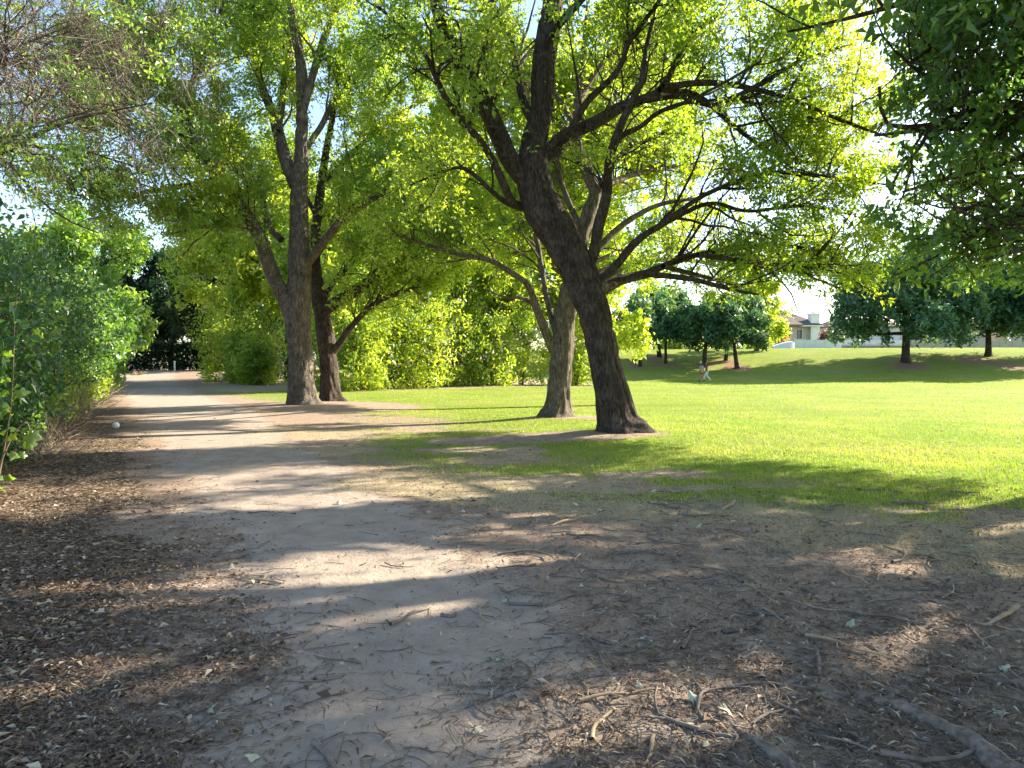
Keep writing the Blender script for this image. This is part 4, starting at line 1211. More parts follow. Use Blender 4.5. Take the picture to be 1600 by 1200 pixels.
# low sprigs and dry brush at its foot
for i, (yy, off, r, h) in enumerate(((12.4, .15, .8, 1.0), (15.6, .2, .9, 1.2), (19.5, .3, 1.0, 1.3), (24.5, .2, 1.1, 1.2), (32.0, .2, 1.3, 1.4), (41.0, .2, 1.6, 1.5), (53.0, .3, 1.8, 1.6))):
    labs = ['low sprawling bush at the foot of the thicket nearest the vine', 'low bush at the foot of the thicket beside the dry brush', 'low bush with yellowing leaves at the foot of the thicket by the ball',
            'low bush at the foot of the thicket past the pale dead stems', 'low sunlit bush at the foot of the thicket along the striped path', 'low pale bush at the path edge near the bend', 'low bush at the path edge against the dark hedge']
    shrub('low_bush', labs[i], (float(hedge_x(yy, off + .45)), yy), r * .85, r, h, 1500, .09 + yy * .002, 'leaf_bush' if i > 1 else 'leaf_hedge', 340 + i, nstem=12, per=4, spread=.10, stem_r=.010, inner=.5, rough=.6, stemm=M['twig_pale'])

# bushes behind the lawn
HB_ = 'tall bushes lining the far side of the lawn'
bl = [
    (358, 57, 2.3, 5.6, 'leaf_bush', 'bush with hanging yellow sprays at the inside of the path bend'),
    (384, 54.5, 1.5, 4.6, 'leaf_bush', 'loose bush leaning out between the path bend and the small bush'),
    (402, 53, 1.3, 3.2, 'leaf_bush', 'small sunlit bush left of the forked trunk'),
    (560, 45.2, 2.4, 5.2, 'leaf_bush', 'tall bush just right of the shadowed companion trunk'),
    (610, 48.2, 2.4, 6.8, 'leaf_bush', 'second tall bush right of the companion trunk'),
    (660, 49.0, 2.4, 5.6, 'leaf_bush', 'tall bush with visible leaning stems under the long bough'),
    (712, 52.3, 2.4, 6.9, 'leaf_bush', 'tall bush in the middle of the gap left of the brown trunk'),
    (764, 53.0, 2.3, 5.4, 'leaf_bush', 'tall bush two along from the brown trunk'),
    (815, 55.8, 2.3, 6.4, 'leaf_bush', 'tall bush next to the brown trunk on its left'),
    (900, 57.5, 2.2, 6.0, 'leaf_bush', 'bright bush in the gap between the brown and leaning trunks'),
    (508, 47, 2.4, 5.8, 'leaf_bush', 'bush seen between the two trunks of the pair'),
    (432, 60, 2.8, 4.6, 'leaf_shade_dark', 'dark bush standing in for the shaded gap left of the forked trunk'),  # near-black leaves stand in for the shade of an opening
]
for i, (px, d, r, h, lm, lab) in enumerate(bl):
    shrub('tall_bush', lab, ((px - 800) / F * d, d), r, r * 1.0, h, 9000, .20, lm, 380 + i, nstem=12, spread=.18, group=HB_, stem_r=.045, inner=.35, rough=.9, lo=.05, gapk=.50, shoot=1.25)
# dark clipped hedge at the path end
dh = empty('clipped_hedge', (-37, 79, float(ground_z(-37, 79))), 'dark clipped hedge closing off the end of the path', 'hedge')
n = 5200
tx = rng.uniform(0, 1, n)
A, Bp = np.array([-43.5, 71.0]), np.array([-31.0, 83.0])
face = rng.uniform(size=n)
px_ = A[0] + (Bp[0] - A[0]) * tx
py_ = A[1] + (Bp[1] - A[1]) * tx
nx_, ny_ = 0.69, -0.72
dpt = np.where(face < .7, rng.uniform(-.05, .3, n), rng.uniform(0, 1.6, n))
zt = np.where(face < .7, rng.uniform(0, 2.5, n), 2.5 + rng.normal(size=n) * .12)
S = np.stack([px_ - nx_ * dpt + rng.normal(size=n) * .12, py_ - ny_ * dpt + rng.normal(size=n) * .12, ground_z(px_, py_) + zt + (vnoise(tx * 14, 0, 0, 3) - .5) * .5], 1)
link('foliage', leaf_mesh('foliage', S, 5, .16, .24, .55, seed=9), M['leaf_shade_dark'], dh, 'stuff')
b = Buf()
for k in range(26):
    q = A + (Bp - A) * (k + .5) / 26
    z0 = float(ground_z(q[0], q[1]))
    tube(b, np.array([[q[0] - nx_ * .5, q[1] - ny_ * .5, z0 - .1], [q[0] - nx_ * .55 + .05, q[1] - ny_ * .5, z0 + 1.2], [q[0] - nx_ * .5 - .08, q[1] - ny_ * .5, z0 + 2.2]]), [.06, .05, .02], 5)
link('stems', b.mesh('stems', True), M['bark_dark'], dh, 'stuff')
# low hedge on top of the bank
for i, (pxa, pxb, lab) in enumerate(((962, 1075, 'low green hedge on the bank behind the slim trees nearest the leaning trunk'), (1080, 1205, 'low green hedge on the bank running to the house'))):
    d = 97.0
    xa, xb = (pxa - 800) / F * d, (pxb - 800) / F * d
    hr = empty('bank_hedge', ((xa + xb) / 2, d, hz((xa + xb) / 2, d)), lab, 'hedge')
    n = 1500
    xx = rng.uniform(xa, xb, n)
    a = rng.uniform(0, math.pi, n)
    yy = d + np.cos(a) * .9 + rng.normal(size=n) * .1
    zz = ground_z(xx, yy) + np.sin(a) * 1.15 * (0.75 + .5 * vnoise(xx * .7, 0, 0, 5)) + rng.normal(size=n) * .06
    link('foliage', leaf_mesh('foliage', np.stack([xx, yy, zz], 1), 5, .16, .22, .55, seed=12), M['leaf_bush'], hr, 'stuff')
    b = Buf()
    for k in range(14):
        q = xa + (xb - xa) * (k + .5) / 14
        tube(b, np.array([[q, d, hz(q, d) - .1], [q + .1, d + .05, hz(q, d) + .8]]), [.05, .02], 5)
    link('stems', b.mesh('stems', True), M['bark_dark'], hr, 'stuff')
shrub('plum_shrub', 'dark reddish-purple shrub just right of the chimney', (hx(1293, 112), 112), 1.5, 1.4, 3.0, 3000, .2, 'leaf_red', 420, spread=.16)
shrub('orange_shrub', 'orange-leaved shrub at the corner of the house with the chimney', (hx(1219, 112), 112), 1.2, 1.2, 4.0, 2400, .2, 'leaf_orange', 421, spread=.16)

# ------------------------------------------------------------------ large-leaved vine at the left edge
def big_leaf_mesh(name, L, seed):
    """lobed leaf, folded along the midrib, about 40 triangles"""
    rs = np.random.default_rng(seed)
    a = np.linspace(-math.pi, math.pi, 25)[:-1]
    r = 0.42 + .10 * np.cos(a) + .09 * np.cos(5 * a) + .03 * np.cos(11 * a + seed) - .22 * np.exp(-((np.abs(a) - math.pi) / .25) ** 2)
    x = r * np.cos(a) * L + .4 * L
    y = r * np.sin(a) * L
    z = -np.abs(y) * .35 + .14 * L * np.sin(x / L * 3) * -1 + rs.normal(size=24) * .012 * L
    V = np.vstack([[.35 * L, 0, 0.03 * L], np.stack([x, y, z], 1)])
    T = [[0, 1 + i, 1 + (i + 1) % 24] for i in range(24)]
    return mesh_from(name, V, None, T, True, {'tint': np.full(24, rs.uniform(.2, .8))})
leafmeshes = [big_leaf_mesh('leaf', .17, k) for k in range(6)]
for me_ in leafmeshes:
    me_.materials.append(M['leaf_hedge'])
vine = empty('large_leaved_vine', (-6.2, 8.9, float(ground_z(-6.2, 8.9))), 'vine with big lobed leaves and a pale curling tendril at the left edge', 'vine')
stems = [
    [(-6.3, 8.7, .0), (-6.1, 8.6, .7), (-6.0, 8.5, 1.3), (-5.9, 8.35, 1.7), (-5.95, 8.2, 1.5)],
    [(-6.2, 8.8, .0), (-5.9, 8.5, .5), (-5.65, 8.4, .85), (-5.5, 8.35, .9), (-5.46, 8.33, .72)],
    [(-6.4, 8.7, .0), (-6.5, 8.4, .9), (-6.3, 8.2, 1.9), (-6.0, 8.2, 2.3)],
    [(-6.25, 8.9, .1), (-6.0, 8.8, 1.1), (-5.8, 8.6, 2.1), (-5.7, 8.5, 2.4)],
]
b = Buf()
for k, st in enumerate(stems):
    C = catmull(np.array(st), 24)
    C[:, 2] += float(ground_z(-6.2, 8.8))
    if k == 1:
        bt = Buf()
        tube(bt, C, np.linspace(.014, .006, 24), 7)
        link('tendril', bt.mesh('tendril', True), M['fresh_leaf'] if False else M['stick_tan'], vine)
    else:
        tube(b, C, np.linspace(.014, .005, 24), 6)
link('stem', b.mesh('stem', True), M['twig'], vine, 'stuff')
rs = np.random.default_rng(77)
for k in range(74):
    st = catmull(np.array(stems[k % 4]), 24)[rs.integers(4, 24)]
    o = link('leaf', leafmeshes[k % 6], None, vine)
    p = st + np.array([rs.normal() * .16, rs.normal() * .16 - .08, rs.normal() * .12 + float(ground_z(-6.2, 8.8))])
    if k > 52:
        p = np.array([rs.uniform(-6.5, -5.6), rs.uniform(8.1, 8.7), rs.uniform(.15, 1.0)])
    o.location = p
    o.rotation_euler = (rs.uniform(-.7, .7), rs.uniform(.1, 1.2), rs.uniform(0, 6.28))
    s_ = rs.uniform(.6, 1.15)
    o.scale = (s_, s_, s_)

# dead brush along the thicket foot
def brush(name, label, x, y, n, ln, spreadz, mat, seed, r=.007):
    z = float(ground_z(x, y))
    root = empty(name, (x, y, z), label, 'dead brush')
    rs_ = np.random.default_rng(seed)
    b = Buf()
    P = np.zeros((n, 6, 3))
    for i in range(n):
        a = rs_.uniform(0, 6.28)
        L = ln * rs_.uniform(.5, 1.1)
        e = rs_.uniform(*spreadz)
        t = np.linspace(0, 1, 6)
        P[i] = np.stack([x + rs_.normal() * .15 + math.cos(a) * math.cos(e) * L * t, y + rs_.normal() * .15 + math.sin(a) * math.cos(e) * L * t, z - .03 + math.sin(e) * L * t - .1 * L * t * t], 1) + rs_.normal(size=(6, 3)) * .02
    R = np.repeat(np.linspace(r, r * .35, 6)[None], n, 0)
    twigs_mesh(b, P, R, 5)
    P2, R2 = grow(P, R, 4, .3, 1, (.4, 1), (ln * .2, ln * .45), .01, 0, -.03, .15, 4, .002, .006)
    twigs_mesh(b, P2, R2, 3)
    link('stems', b.mesh('stems'), M[mat], root, 'stuff')
    return root
brush('dead_brush', 'pale bare branches sprawling onto the path edge', at(152, 628, 30)[0], 30, 16, 1.5, (.1, .7), 'twig_pale', 1, .014)
brush('dry_weed_clump', 'upright cluster of pale dead stems at the thicket foot', at(124, 640, 25.5)[0], 25.5, 22, 1.5, (1.1, 1.5), 'twig_pale', 2, .02)
brush('dead_brush', 'tangle of brown dead brush under the low bushes of the thicket', at(92, 660, 17.5)[0], 17.5, 70, 1.25, (.2, 1.3), 'twig', 3, .009)
brush('dead_brush', 'tangle of dry tan stems below the big-leaved vine', at(62, 720, 12.0)[0], 12.0, 60, 1.0, (.15, 1.2), 'twig_pale', 4, .006)
brush('dead_brush', 'dry leafless brush between the low bushes and the litter, short of the dead stems', at(112, 640, 21.5)[0], 21.5, 70, 1.5, (.2, 1.3), 'twig_pale', 6, .010)
brush('dead_brush', 'grey-brown dry brush at the thicket foot just past the vine', at(75, 690, 14.6)[0], 14.6, 60, 1.1, (.2, 1.2), 'twig', 7, .007)
brush('dead_brush', 'dry stems lying by the path between thicket and bend', at(160, 612, 38)[0], 38, 26, 1.5, (.2, 1.3), 'twig_pale', 5, .012)

# fan of a dry frond at the left edge
fr = empty('dry_frond', tuple(at(2, 765, 9.0)), 'pale dried frond fanning out at the very left edge', 'frond')
b = Buf()
c = at(-18, 775, 9.0)
for k in range(9):
    a = .15 + k * .13
    tip = c + np.array([math.cos(a) * .36, -.05, math.sin(a) * .33 - .06])
    tube(b, np.array([c, (c + tip) / 2 + [0, -.02, .03], tip]), [.006, .005, .002], 5)
link('frond_blades', b.mesh('frond_blades', True), M['stick_tan'], fr, 'stuff')

# ------------------------------------------------------------------ small things: ball, marker post, debris pile
bp_ = hit(181, 670)
ball = empty('ball', (bp_[0], bp_[1], float(ground_z(bp_[0], bp_[1]))), 'white ball lying at the shaded edge of the path', 'ball')
r_ = .085
nlat, nlon = 16, 24
la, lo_ = np.meshgrid(np.linspace(-math.pi / 2, math.pi / 2, nlat), np.linspace(0, 2 * math.pi, nlon, endpoint=False), indexing='ij')
seam = 1 - .035 * np.exp(-((np.abs(np.sin(lo_ * 1.5 + .9 * np.sin(la * 2)))) / .10) ** 2)
V = np.stack([np.cos(la) * np.cos(lo_) * seam, np.cos(la) * np.sin(lo_) * seam, np.sin(la) * seam], -1).reshape(-1, 3) * r_ + np.array([bp_[0], bp_[1], float(ground_z(bp_[0], bp_[1])) + r_ - .01])
i = np.arange(nlat - 1)[:, None] * nlon
j = np.arange(nlon)[None, :]
Q = np.stack([i + j, i + (j + 1) % nlon, i + nlon + (j + 1) % nlon, i + nlon + j], -1).reshape(-1, 4)
link('shell', mesh_from('shell', V, Q, None, True), M['ball'], ball)
mp_ = hit(273, 579)
mk = empty('marker_post', (mp_[0], mp_[1], float(ground_z(mp_[0], mp_[1]))), 'small white marker post in front of the dark hedge', 'post')
b = Buf(); box(b, (mp_[0], mp_[1], float(ground_z(mp_[0], mp_[1])) + .42), (.13, .09, .95))
link('post', b.mesh('post'), M['white_paint'], mk)
b = Buf(); box(b, (mp_[0], mp_[1], float(ground_z(mp_[0], mp_[1])) + .93), (.17, .13, .07))
link('cap', b.mesh('cap'), M['white_paint'], mk)
dp = hit(216, 586)
brush('cut_brush_pile', 'little heap of pale cuttings by the dark hedge', dp[0], dp[1], 26, 1.0, (.1, .8), 'stick_tan', 8, .03)

# ------------------------------------------------------------------ people
def skin_mesh(name, pts, edges, radii, mat, parent, sub=2):
    me = bpy.data.meshes.new(name)
    me.from_pydata([tuple(p) for p in pts], edges, [])
    o = bpy.data.objects.new(name, me)
    COL.objects.link(o)
    me.materials.append(mat)
    sk = o.modifiers.new('skin', 'SKIN')
    sk.use_smooth_shade = True
    for i, r in enumerate(radii):
        rr = r if isinstance(r, tuple) else (r, r)
        me.skin_vertices[0].data[i].radius = rr
    me.skin_vertices[0].data[0].use_root = True
    ss = o.modifiers.new('sub', 'SUBSURF')
    ss.levels = ss.render_levels = sub
    o.parent = parent
    return o

def person(label, loc, rz, stride, top, bottom, short, hair, longhair, sleeve):
    root = empty('person', loc, label, 'person')
    root.rotation_euler = (0, 0, rz)
    s = stride
    J = {'pel': (0, 0, .92), 'sp': (0, .01, 1.12), 'ch': (0, 0, 1.32), 'nk': (0, .0, 1.47), 'hb': (0, -.01, 1.55), 'hd': (0, -.02, 1.63), 'ht': (0, -.01, 1.70),
         'hl': (.09, 0, .88), 'kl': (.10, -.16 * s, .49), 'al': (.10, .02 - .28 * s, .09), 'tl': (.11, -.16 - .28 * s, .035),
         'hr': (-.09, 0, .88), 'kr': (-.10, .04 * s, .48), 'ar': (-.10, .34 * s, .12), 'tr': (-.11, .34 * s - .16, .05),
         'sl': (.17, 0, 1.40), 'el': (.23, .10 * s, 1.14), 'wl': (.24, .02 * s - .02, .91), 'fl': (.24, -.03, .82),
         'sr': (-.17, 0, 1.40), 'er': (-.23, -.08 * s, 1.14), 'wr': (-.24, -.2 * s, .92), 'fr': (-.24, -.25 * s, .84)}
    names = list(J)
    ix = {n_: k for k, n_ in enumerate(names)}
    E = [('pel', 'sp'), ('sp', 'ch'), ('ch', 'nk'), ('nk', 'hb'), ('hb', 'hd'), ('hd', 'ht'), ('pel', 'hl'), ('hl', 'kl'), ('kl', 'al'), ('al', 'tl'), ('pel', 'hr'), ('hr', 'kr'), ('kr', 'ar'), ('ar', 'tr'),
         ('ch', 'sl'), ('sl', 'el'), ('el', 'wl'), ('wl', 'fl'), ('ch', 'sr'), ('sr', 'er'), ('er', 'wr'), ('wr', 'fr')]
    R = {'pel': (.13, .10), 'sp': (.12, .09), 'ch': (.14, .10), 'nk': .05, 'hb': .065, 'hd': .095, 'ht': .06, 'hl': .085, 'kl': .055, 'al': .038, 'tl': .03, 'hr': .085, 'kr': .055, 'ar': .038, 'tr': .03,
         'sl': .055, 'el': .04, 'wl': .028, 'fl': .03, 'sr': .055, 'er': .04, 'wr': .028, 'fr': .03}
    skin_mesh('body', [J[n_] for n_ in names], [(ix[a], ix[b_]) for a, b_ in E], [R[n_] for n_ in names], M['skin'], root)
    # top
    tn = ['sp', 'ch', 'nk2', 'pel', 'sl', 'el2', 'sr', 'er2']
    JJ = dict(J)
    JJ['nk2'] = (0, 0, 1.44)
    k = sleeve
    JJ['el2'] = tuple(np.array(J['sl']) + (np.array(J['el']) - np.array(J['sl'])) * k)
    JJ['er2'] = tuple(np.array(J['sr']) + (np.array(J['er']) - np.array(J['sr'])) * k)
    te = [(0, 1), (1, 2), (0, 3), (1, 4), (4, 5), (1, 6), (6, 7)]
    skin_mesh('top', [JJ[n_] for n_ in tn], te, [(.145, .115), (.165, .125), .07, (.155, .125), .075, .06, .075, .06], top, root)
    f = .75 if short else 1.0
    bn = ['pel', 'hl', 'kl', 'hr', 'kr']
    pts = [J['pel'], J['hl'], tuple(np.array(J['hl']) + (np.array(J['kl']) - np.array(J['hl'])) * f), J['hr'], tuple(np.array(J['hr']) + (np.array(J['kr']) - np.array(J['hr'])) * f)]
    ed = [(0, 1), (1, 2), (0, 3), (3, 4)]
    rd = [(.15, .125), .105, .085 if short else .075, .105, .085 if short else .075]
    if not short:
        pts += [tuple(np.array(J['al']) + [0, 0, .03]), tuple(np.array(J['ar']) + [0, 0, .03])]
        ed += [(2, 5), (4, 6)]
        rd += [.06, .06]
    skin_mesh('shorts' if short else 'trousers', pts, ed, rd, bottom, root)
    hp = [(0, .03, 1.68), (0, .05, 1.60), (0, .06, 1.50)] + ([(0, .07, 1.34)] if longhair else [])
    skin_mesh('hair', hp, [(q, q + 1) for q in range(len(hp) - 1)], [.095, .09, .05] + ([.045] if longhair else []), hair, root)
    sh = Buf()
    for a_, t_ in (('al', 'tl'), ('ar', 'tr')):
        m_ = (np.array(J[a_]) + np.array(J[t_])) / 2
        tube(sh, np.array([np.array(J[a_]) + [0, .06, -.03], m_ + [0, 0, -.01], np.array(J[t_]) + [0, -.05, 0]]), [.05, .052, .035], 10, cap=True)
    link('shoes', sh.mesh('shoes', True), M['cloth_dark'] if short else M['cloth_white'], None).parent = root
    return root
g1 = hit(1096, 596.5)
g2 = hit(1104, 596.0)
person('person walking in a grey top and orange shorts, on the lawn beside someone in white', (g1[0], g1[1], float(ground_z(g1[0], g1[1]))), math.radians(195), .7, M['cloth_grey'], M['cloth_orange'], True, M['hair_brown'], True, .55)
person('person striding across the lawn in a brown top and white trousers', (g2[0], g2[1], float(ground_z(g2[0], g2[1]))), math.radians(250), 1.0, M['cloth_brown'], M['cloth_white'], False, M['hair'], True, .5)

# ------------------------------------------------------------------ surface roots of the near tree
def root_piece(pts, widths, seed):
    P = np.array([[x, y, float(ground_z(x, y)) + dz - .012] for x, y, dz in pts])
    C = catmull(np.column_stack([P, np.array(widths)]), 46)
    b = Buf()
    tube(b, C[:, :3], np.maximum(C[:, 3] * .95, .004), 16, bark_disp(.011, 30, seed), cap=True)
    link('root', b.mesh('root', True), M['root'], TR0)
def gp(px, py):
    p = hit(px, py)
    return p[0], p[1]
def rpts(lst):
    return [(*gp(x, y), dz) for x, y, dz in lst]
root_piece(rpts([(1300, 1083, -.03), (1340, 1092, -.004), (1385, 1100, .0), (1430, 1117, .008), (1480, 1145, .015), (1525, 1172, .02), (1580, 1215, .02), (1680, 1270, .04)]), [.015, .03, .038, .042, .046, .05, .06, .09], 1)
root_piece(rpts([(1372, 1066, -.02), (1388, 1080, .004), (1402, 1094, .004), (1425, 1112, .0)]), [.012, .026, .03, .03], 2)
root_piece(rpts([(1492, 1052, -.03), (1530, 1057, -.004), (1570, 1066, .004), (1610, 1080, .01), (1700, 1110, .02), (1850, 1170, .05)]), [.015, .026, .03, .035, .05, .09], 3)
root_piece(rpts([(1120, 1126, -.03), (1150, 1140, -.008), (1185, 1165, .0), (1225, 1192, .004), (1290, 1235, -.02)]), [.012, .028, .034, .036, .02], 4)
root_piece(rpts([(1560, 1118, -.02), (1590, 1125, .0), (1640, 1140, .01), (1760, 1190, .03)]), [.012, .02, .03, .07], 5)

# ------------------------------------------------------------------ fallen sticks, leaves, pebbles
def stick_mesh(seed, L, r, curve):
    rs_ = np.random.default_rng(seed)
    t = np.linspace(0, 1, 9)
    P = np.stack([(t - .5) * L, np.sin(t * math.pi) * L * curve + np.cumsum(rs_.normal(size=9)) * L * .012, .5 * r + np.abs(np.sin(t * 5 + seed)) * r * 1.2], 1)
    b = Buf()
    tube(b, P, np.linspace(r, r * .45, 9) * rs_.uniform(.85, 1.15, 9), 6, cap=True)
    if seed % 3 == 0:
        k = rs_.integers(3, 6)
        d = nrm(np.array([.6, rs_.choice([-1, 1]) * .8, .1]))
        tube(b, np.array([P[k], P[k] + d * L * .12, P[k] + d * L * .26 + [0, 0, -.002]]), [r * .6, r * .5, r * .25], 5)
    return b.mesh('stick', True)
SM = [stick_mesh(k, .34, rr, cv) for k, (rr, cv) in enumerate(((.006, .03), (.005, .12), (.008, .05), (.004, .2), (.005, -.08), (.010, .02), (.006, .28), (.004, .02), (.007, -.16)))]
for k, m_ in enumerate(SM):
    m_.materials.append(M['stick'] if k % 4 != 1 else M['stick_tan'])
SM2 = []
for k in (0, 3, 4, 7):
    m_ = SM[k].copy()
    m_.materials.clear()
    m_.materials.append(M['stick_tan'])
    SM2.append(m_)
def scatter_img(n, x0, x1, y0, y1, r):
    """even in the ground area seen, weighted to the near part"""
    out = []
    while len(out) < n:
        d = r.uniform(2.6, 9.5) if r.uniform() < .75 else r.uniform(2.6, 5)
        x = r.uniform(-4.5, 7.0)
        px = 800 + x / d * F
        py = 570 + 1.6 / d * F
        if x0 < px < x1 and y0 < py < y1:
            out.append((x, d))
    return out
rs = np.random.default_rng(123)
for k, (x, y) in enumerate(scatter_img(190, 380, 1600, 760, 1215, rs)):
    s_ = x - float(path_x(y))
    if abs(s_) < 1.0 and rs.uniform() < .55:
        continue
    m_ = SM[rs.integers(0, 9)] if rs.uniform() < .8 else SM2[rs.integers(0, 4)]
    o = link('fallen_stick', m_, None)
    sc_ = rs.uniform(.35, 1.25) * (1.25 if s_ > 1 else 1)
    o.location = (x, y, float(ground_z(x, y)) + .002)
    o.rotation_euler = (rs.uniform(-.05, .05), rs.uniform(-.05, .05), rs.uniform(0, 6.28))
    o.scale = (sc_, sc_ * 1.25, max(.9, sc_ * 1.25))
    mi = SM.index(m_) if m_ in SM else {0: 0, 1: 3, 2: 4, 3: 7}[SM2.index(m_)]
    shp = ('forked', 'gently bent', 'straight', 'forked', 'bent', 'thick', 'forked', 'straight', 'bent')[mi]
    tone = 'tan' if (m_ in SM2 or mi in (1, 5)) else 'grey'
    gd = x - float(np.interp(y, GB_Y, GB_X))
    where = 'on the packed path' if abs(s_) < 1.1 else ('among the leaf litter beside the path' if s_ < 0 else ('at the ragged edge of the lawn' if gd > -1 else ('by the worn tree roots' if (x > 1.2 and y < 4.6) else 'on the brown dirt beside the path')))
    size = 'long' if sc_ > .95 else ('short' if sc_ < .6 else 'mid-length')
    tag(o, size + ' ' + tone + ' ' + shp + ' stick ' + where, 'stick', 'dry sticks scattered on the dirt')
# a few bigger sticks that stand out
def named_stick(pts, r, label, mat='stick'):
    P = np.array([[*gp(x, y), 0] for x, y in pts], float)
    P[:, 2] = [float(ground_z(p[0], p[1])) + r * .7 for p in P]
    C = catmull(P, 24)
    b = Buf()
    tube(b, C, np.linspace(r, r * .55, 24) * np.random.default_rng(int(pts[0][0])).uniform(.88, 1.12, 24), 8, cap=True)
    o = link('fallen_branch', b.mesh('fallen_branch', True), M[mat])
    tag(o, label, 'branch')
named_stick([(1128, 990), (1160, 986), (1182, 975), (1188, 962), (1172, 952)], .013, 'hooked grey branch curving like a sickle on the bare dirt')
named_stick([(1065, 1020), (1075, 1002), (1082, 987), (1098, 983)], .011, 'short bent grey branch standing out beside the hooked one')
named_stick([(918, 1000), (928, 1014), (938, 1030), (942, 1042)], .009, 'curved dark branch arching down the middle of the bare dirt')
named_stick([(795, 945), (820, 947), (848, 950)], .014, 'short thick dark branch lying level near the sticks heap')
named_stick([(955, 1010), (900, 995), (850, 994)], .007, 'long thin arched twig left of the hooked branch')
named_stick([(925, 1160), (928, 1140), (945, 1120), (960, 1110)], .012, 'tan crescent branch near the bottom of the bare dirt', 'stick_tan')
named_stick([(1020, 1155), (1016, 1180), (1008, 1200)], .011, 'forked pale stick at the bottom, right of the packed path', 'stick_tan')
named_stick([(1130, 1080), (1190, 1077), (1280, 1082), (1330, 1092)], .008, 'long straight twig lying towards the worn root')
named_stick([(1275, 1020), (1279, 1040), (1280, 1060)], .014, 'short thick dark stick pointing at us above the worn root')
named_stick([(490, 1165), (505, 1180), (525, 1205)], .016, 'thick dark stick at the bottom edge of the packed path')
named_stick([(1395, 925), (1440, 924), (1500, 921)], .010, 'dark branch lying in the dry grass at the lawn edge')
named_stick([(690, 965), (705, 968), (712, 962)], .014, 'small dark lump of wood on the packed path')
named_stick([(1170, 958), (1230, 968), (1300, 985), (1370, 1003)], .009, 'long dark branch stretching from the hooked one to the lawn')

# pale fallen leaves, each a lobed leaf of its own
FLM = [big_leaf_mesh('fallen_leaf', .095, 20 + k) for k in range(5)]
for m_ in FLM:
    m_.materials.append(M['fresh_leaf'])
rs = np.random.default_rng(321)
for k, (x, y) in enumerate(scatter_img(110, -50, 1600, 770, 1215, rs)):
    s_ = x - float(path_x(y))
    if abs(s_) < 1.0 and rs.uniform() < .6:
        continue
    o = link('fallen_leaf', FLM[rs.integers(0, 5)], None)
    sc_ = rs.uniform(.4, 1.0)
    o.location = (x, y, float(ground_z(x, y)) + .016)
    o.rotation_euler = (rs.uniform(-.5, .5), rs.uniform(-.5, .5), rs.uniform(0, 6.28))
    o.scale = (sc_, sc_ * rs.uniform(.4, .9), sc_)
    where = 'on the packed path' if abs(s_) < 1.1 else ('in the dark litter beside the path' if s_ < 0 else ('by the worn tree roots' if (x > 1.2 and y < 4.6) else ('near the lawn edge' if x > float(np.interp(y, GB_Y, GB_X)) - 1.2 else 'on the brown dirt beside the path')))
    tag(o, ('large' if sc_ > .75 else 'small') + ' pale curled leaf fallen ' + where, 'leaf', 'pale leaves fallen on the ground')

# ------------------------------------------------------------------ ground cover nobody could count
def cover(name, x, y, L, W, mat, tint, flat=1.0, lift=.006, label=None, cat=None):
    n = len(x)
    z = ground_z(x, y)
    a = rng.uniform(0, 2 * math.pi, n)
    D = np.stack([np.cos(a), np.sin(a), rng.normal(size=n) * .25 * flat], 1)
    Nn = nrm(np.stack([rng.normal(size=n) * .45 * flat, rng.normal(size=n) * .45 * flat, np.ones(n)], 1))
    V, Q = leaf_quads(np.stack([x, y, z + lift], 1), D, Nn, L, W, .12)
    me = mesh_from(name, V, Q, None, False, {'tint': tint})
    o = link(name, me, mat, None, 'stuff')
    return o

def ground_pts(n, d0, d1, power=1.0, xpad=.3):
    """points on the visible ground between depths d0 and d1, denser near"""
    u = rng.uniform(size=n)
    d = 1.0 / (1.0 / d0 + (1.0 / d1 - 1.0 / d0) * u ** power)
    x = rng.uniform(-.74, .74, n) * d + rng.normal(size=n) * xpad
    return x, d

# dry leaf litter, mostly on the thicket side
x, y = ground_pts(240000, 2.2, 26)
pmk, lmk, gmk, smk, _m = masks(x, y)
pr = np.clip(lmk * .9 + (1 - pmk) * (1 - gmk) * .07 + pmk * .008 + gmk * .05, 0, 1) * np.clip(.15 + 2.6 * (fbm(x * 1.1, y * 1.4, 0, 4, 95) - .28), .12, 1)
kp = rng.uniform(size=len(x)) < pr
x, y = x[kp], y[kp]
L = rng.uniform(.012, .032, len(x)) * (1 + 1.5 * rng.uniform(size=len(x)) ** 4) * (1 + y * .03)
t = np.clip(rng.beta(1.3, 2.6, len(x)), 0, 1)
o = cover('leaf_litter', x, y, L, L * rng.uniform(.25, .65, len(x)), M['litter'], t, 1.0, .012)
# dry chips, needles and straw on the dirt
x, y = ground_pts(120000, 2.2, 20)
pmk, lmk, gmk, smk, _m = masks(x, y)
pr = np.clip((1 - pmk) * (1 - lmk) * (.34 - .2 * gmk) + lmk * .5 + pmk * .035, 0, 1) * (0.3 + 1.1 * fbm(x * 1.5, y * 1.5, 0, 3, 90))
kp = rng.uniform(size=len(x)) < pr
x, y = x[kp], y[kp]
L = rng.uniform(.015, .11, len(x)) * (1 + y * .015)
cover('dry_debris', x, y, L, rng.uniform(.003, .010, len(x)) * (1 + y * .06), M['litter'], np.clip(rng.beta(1.3, 2.6, len(x)), 0, 1), .5, .006)
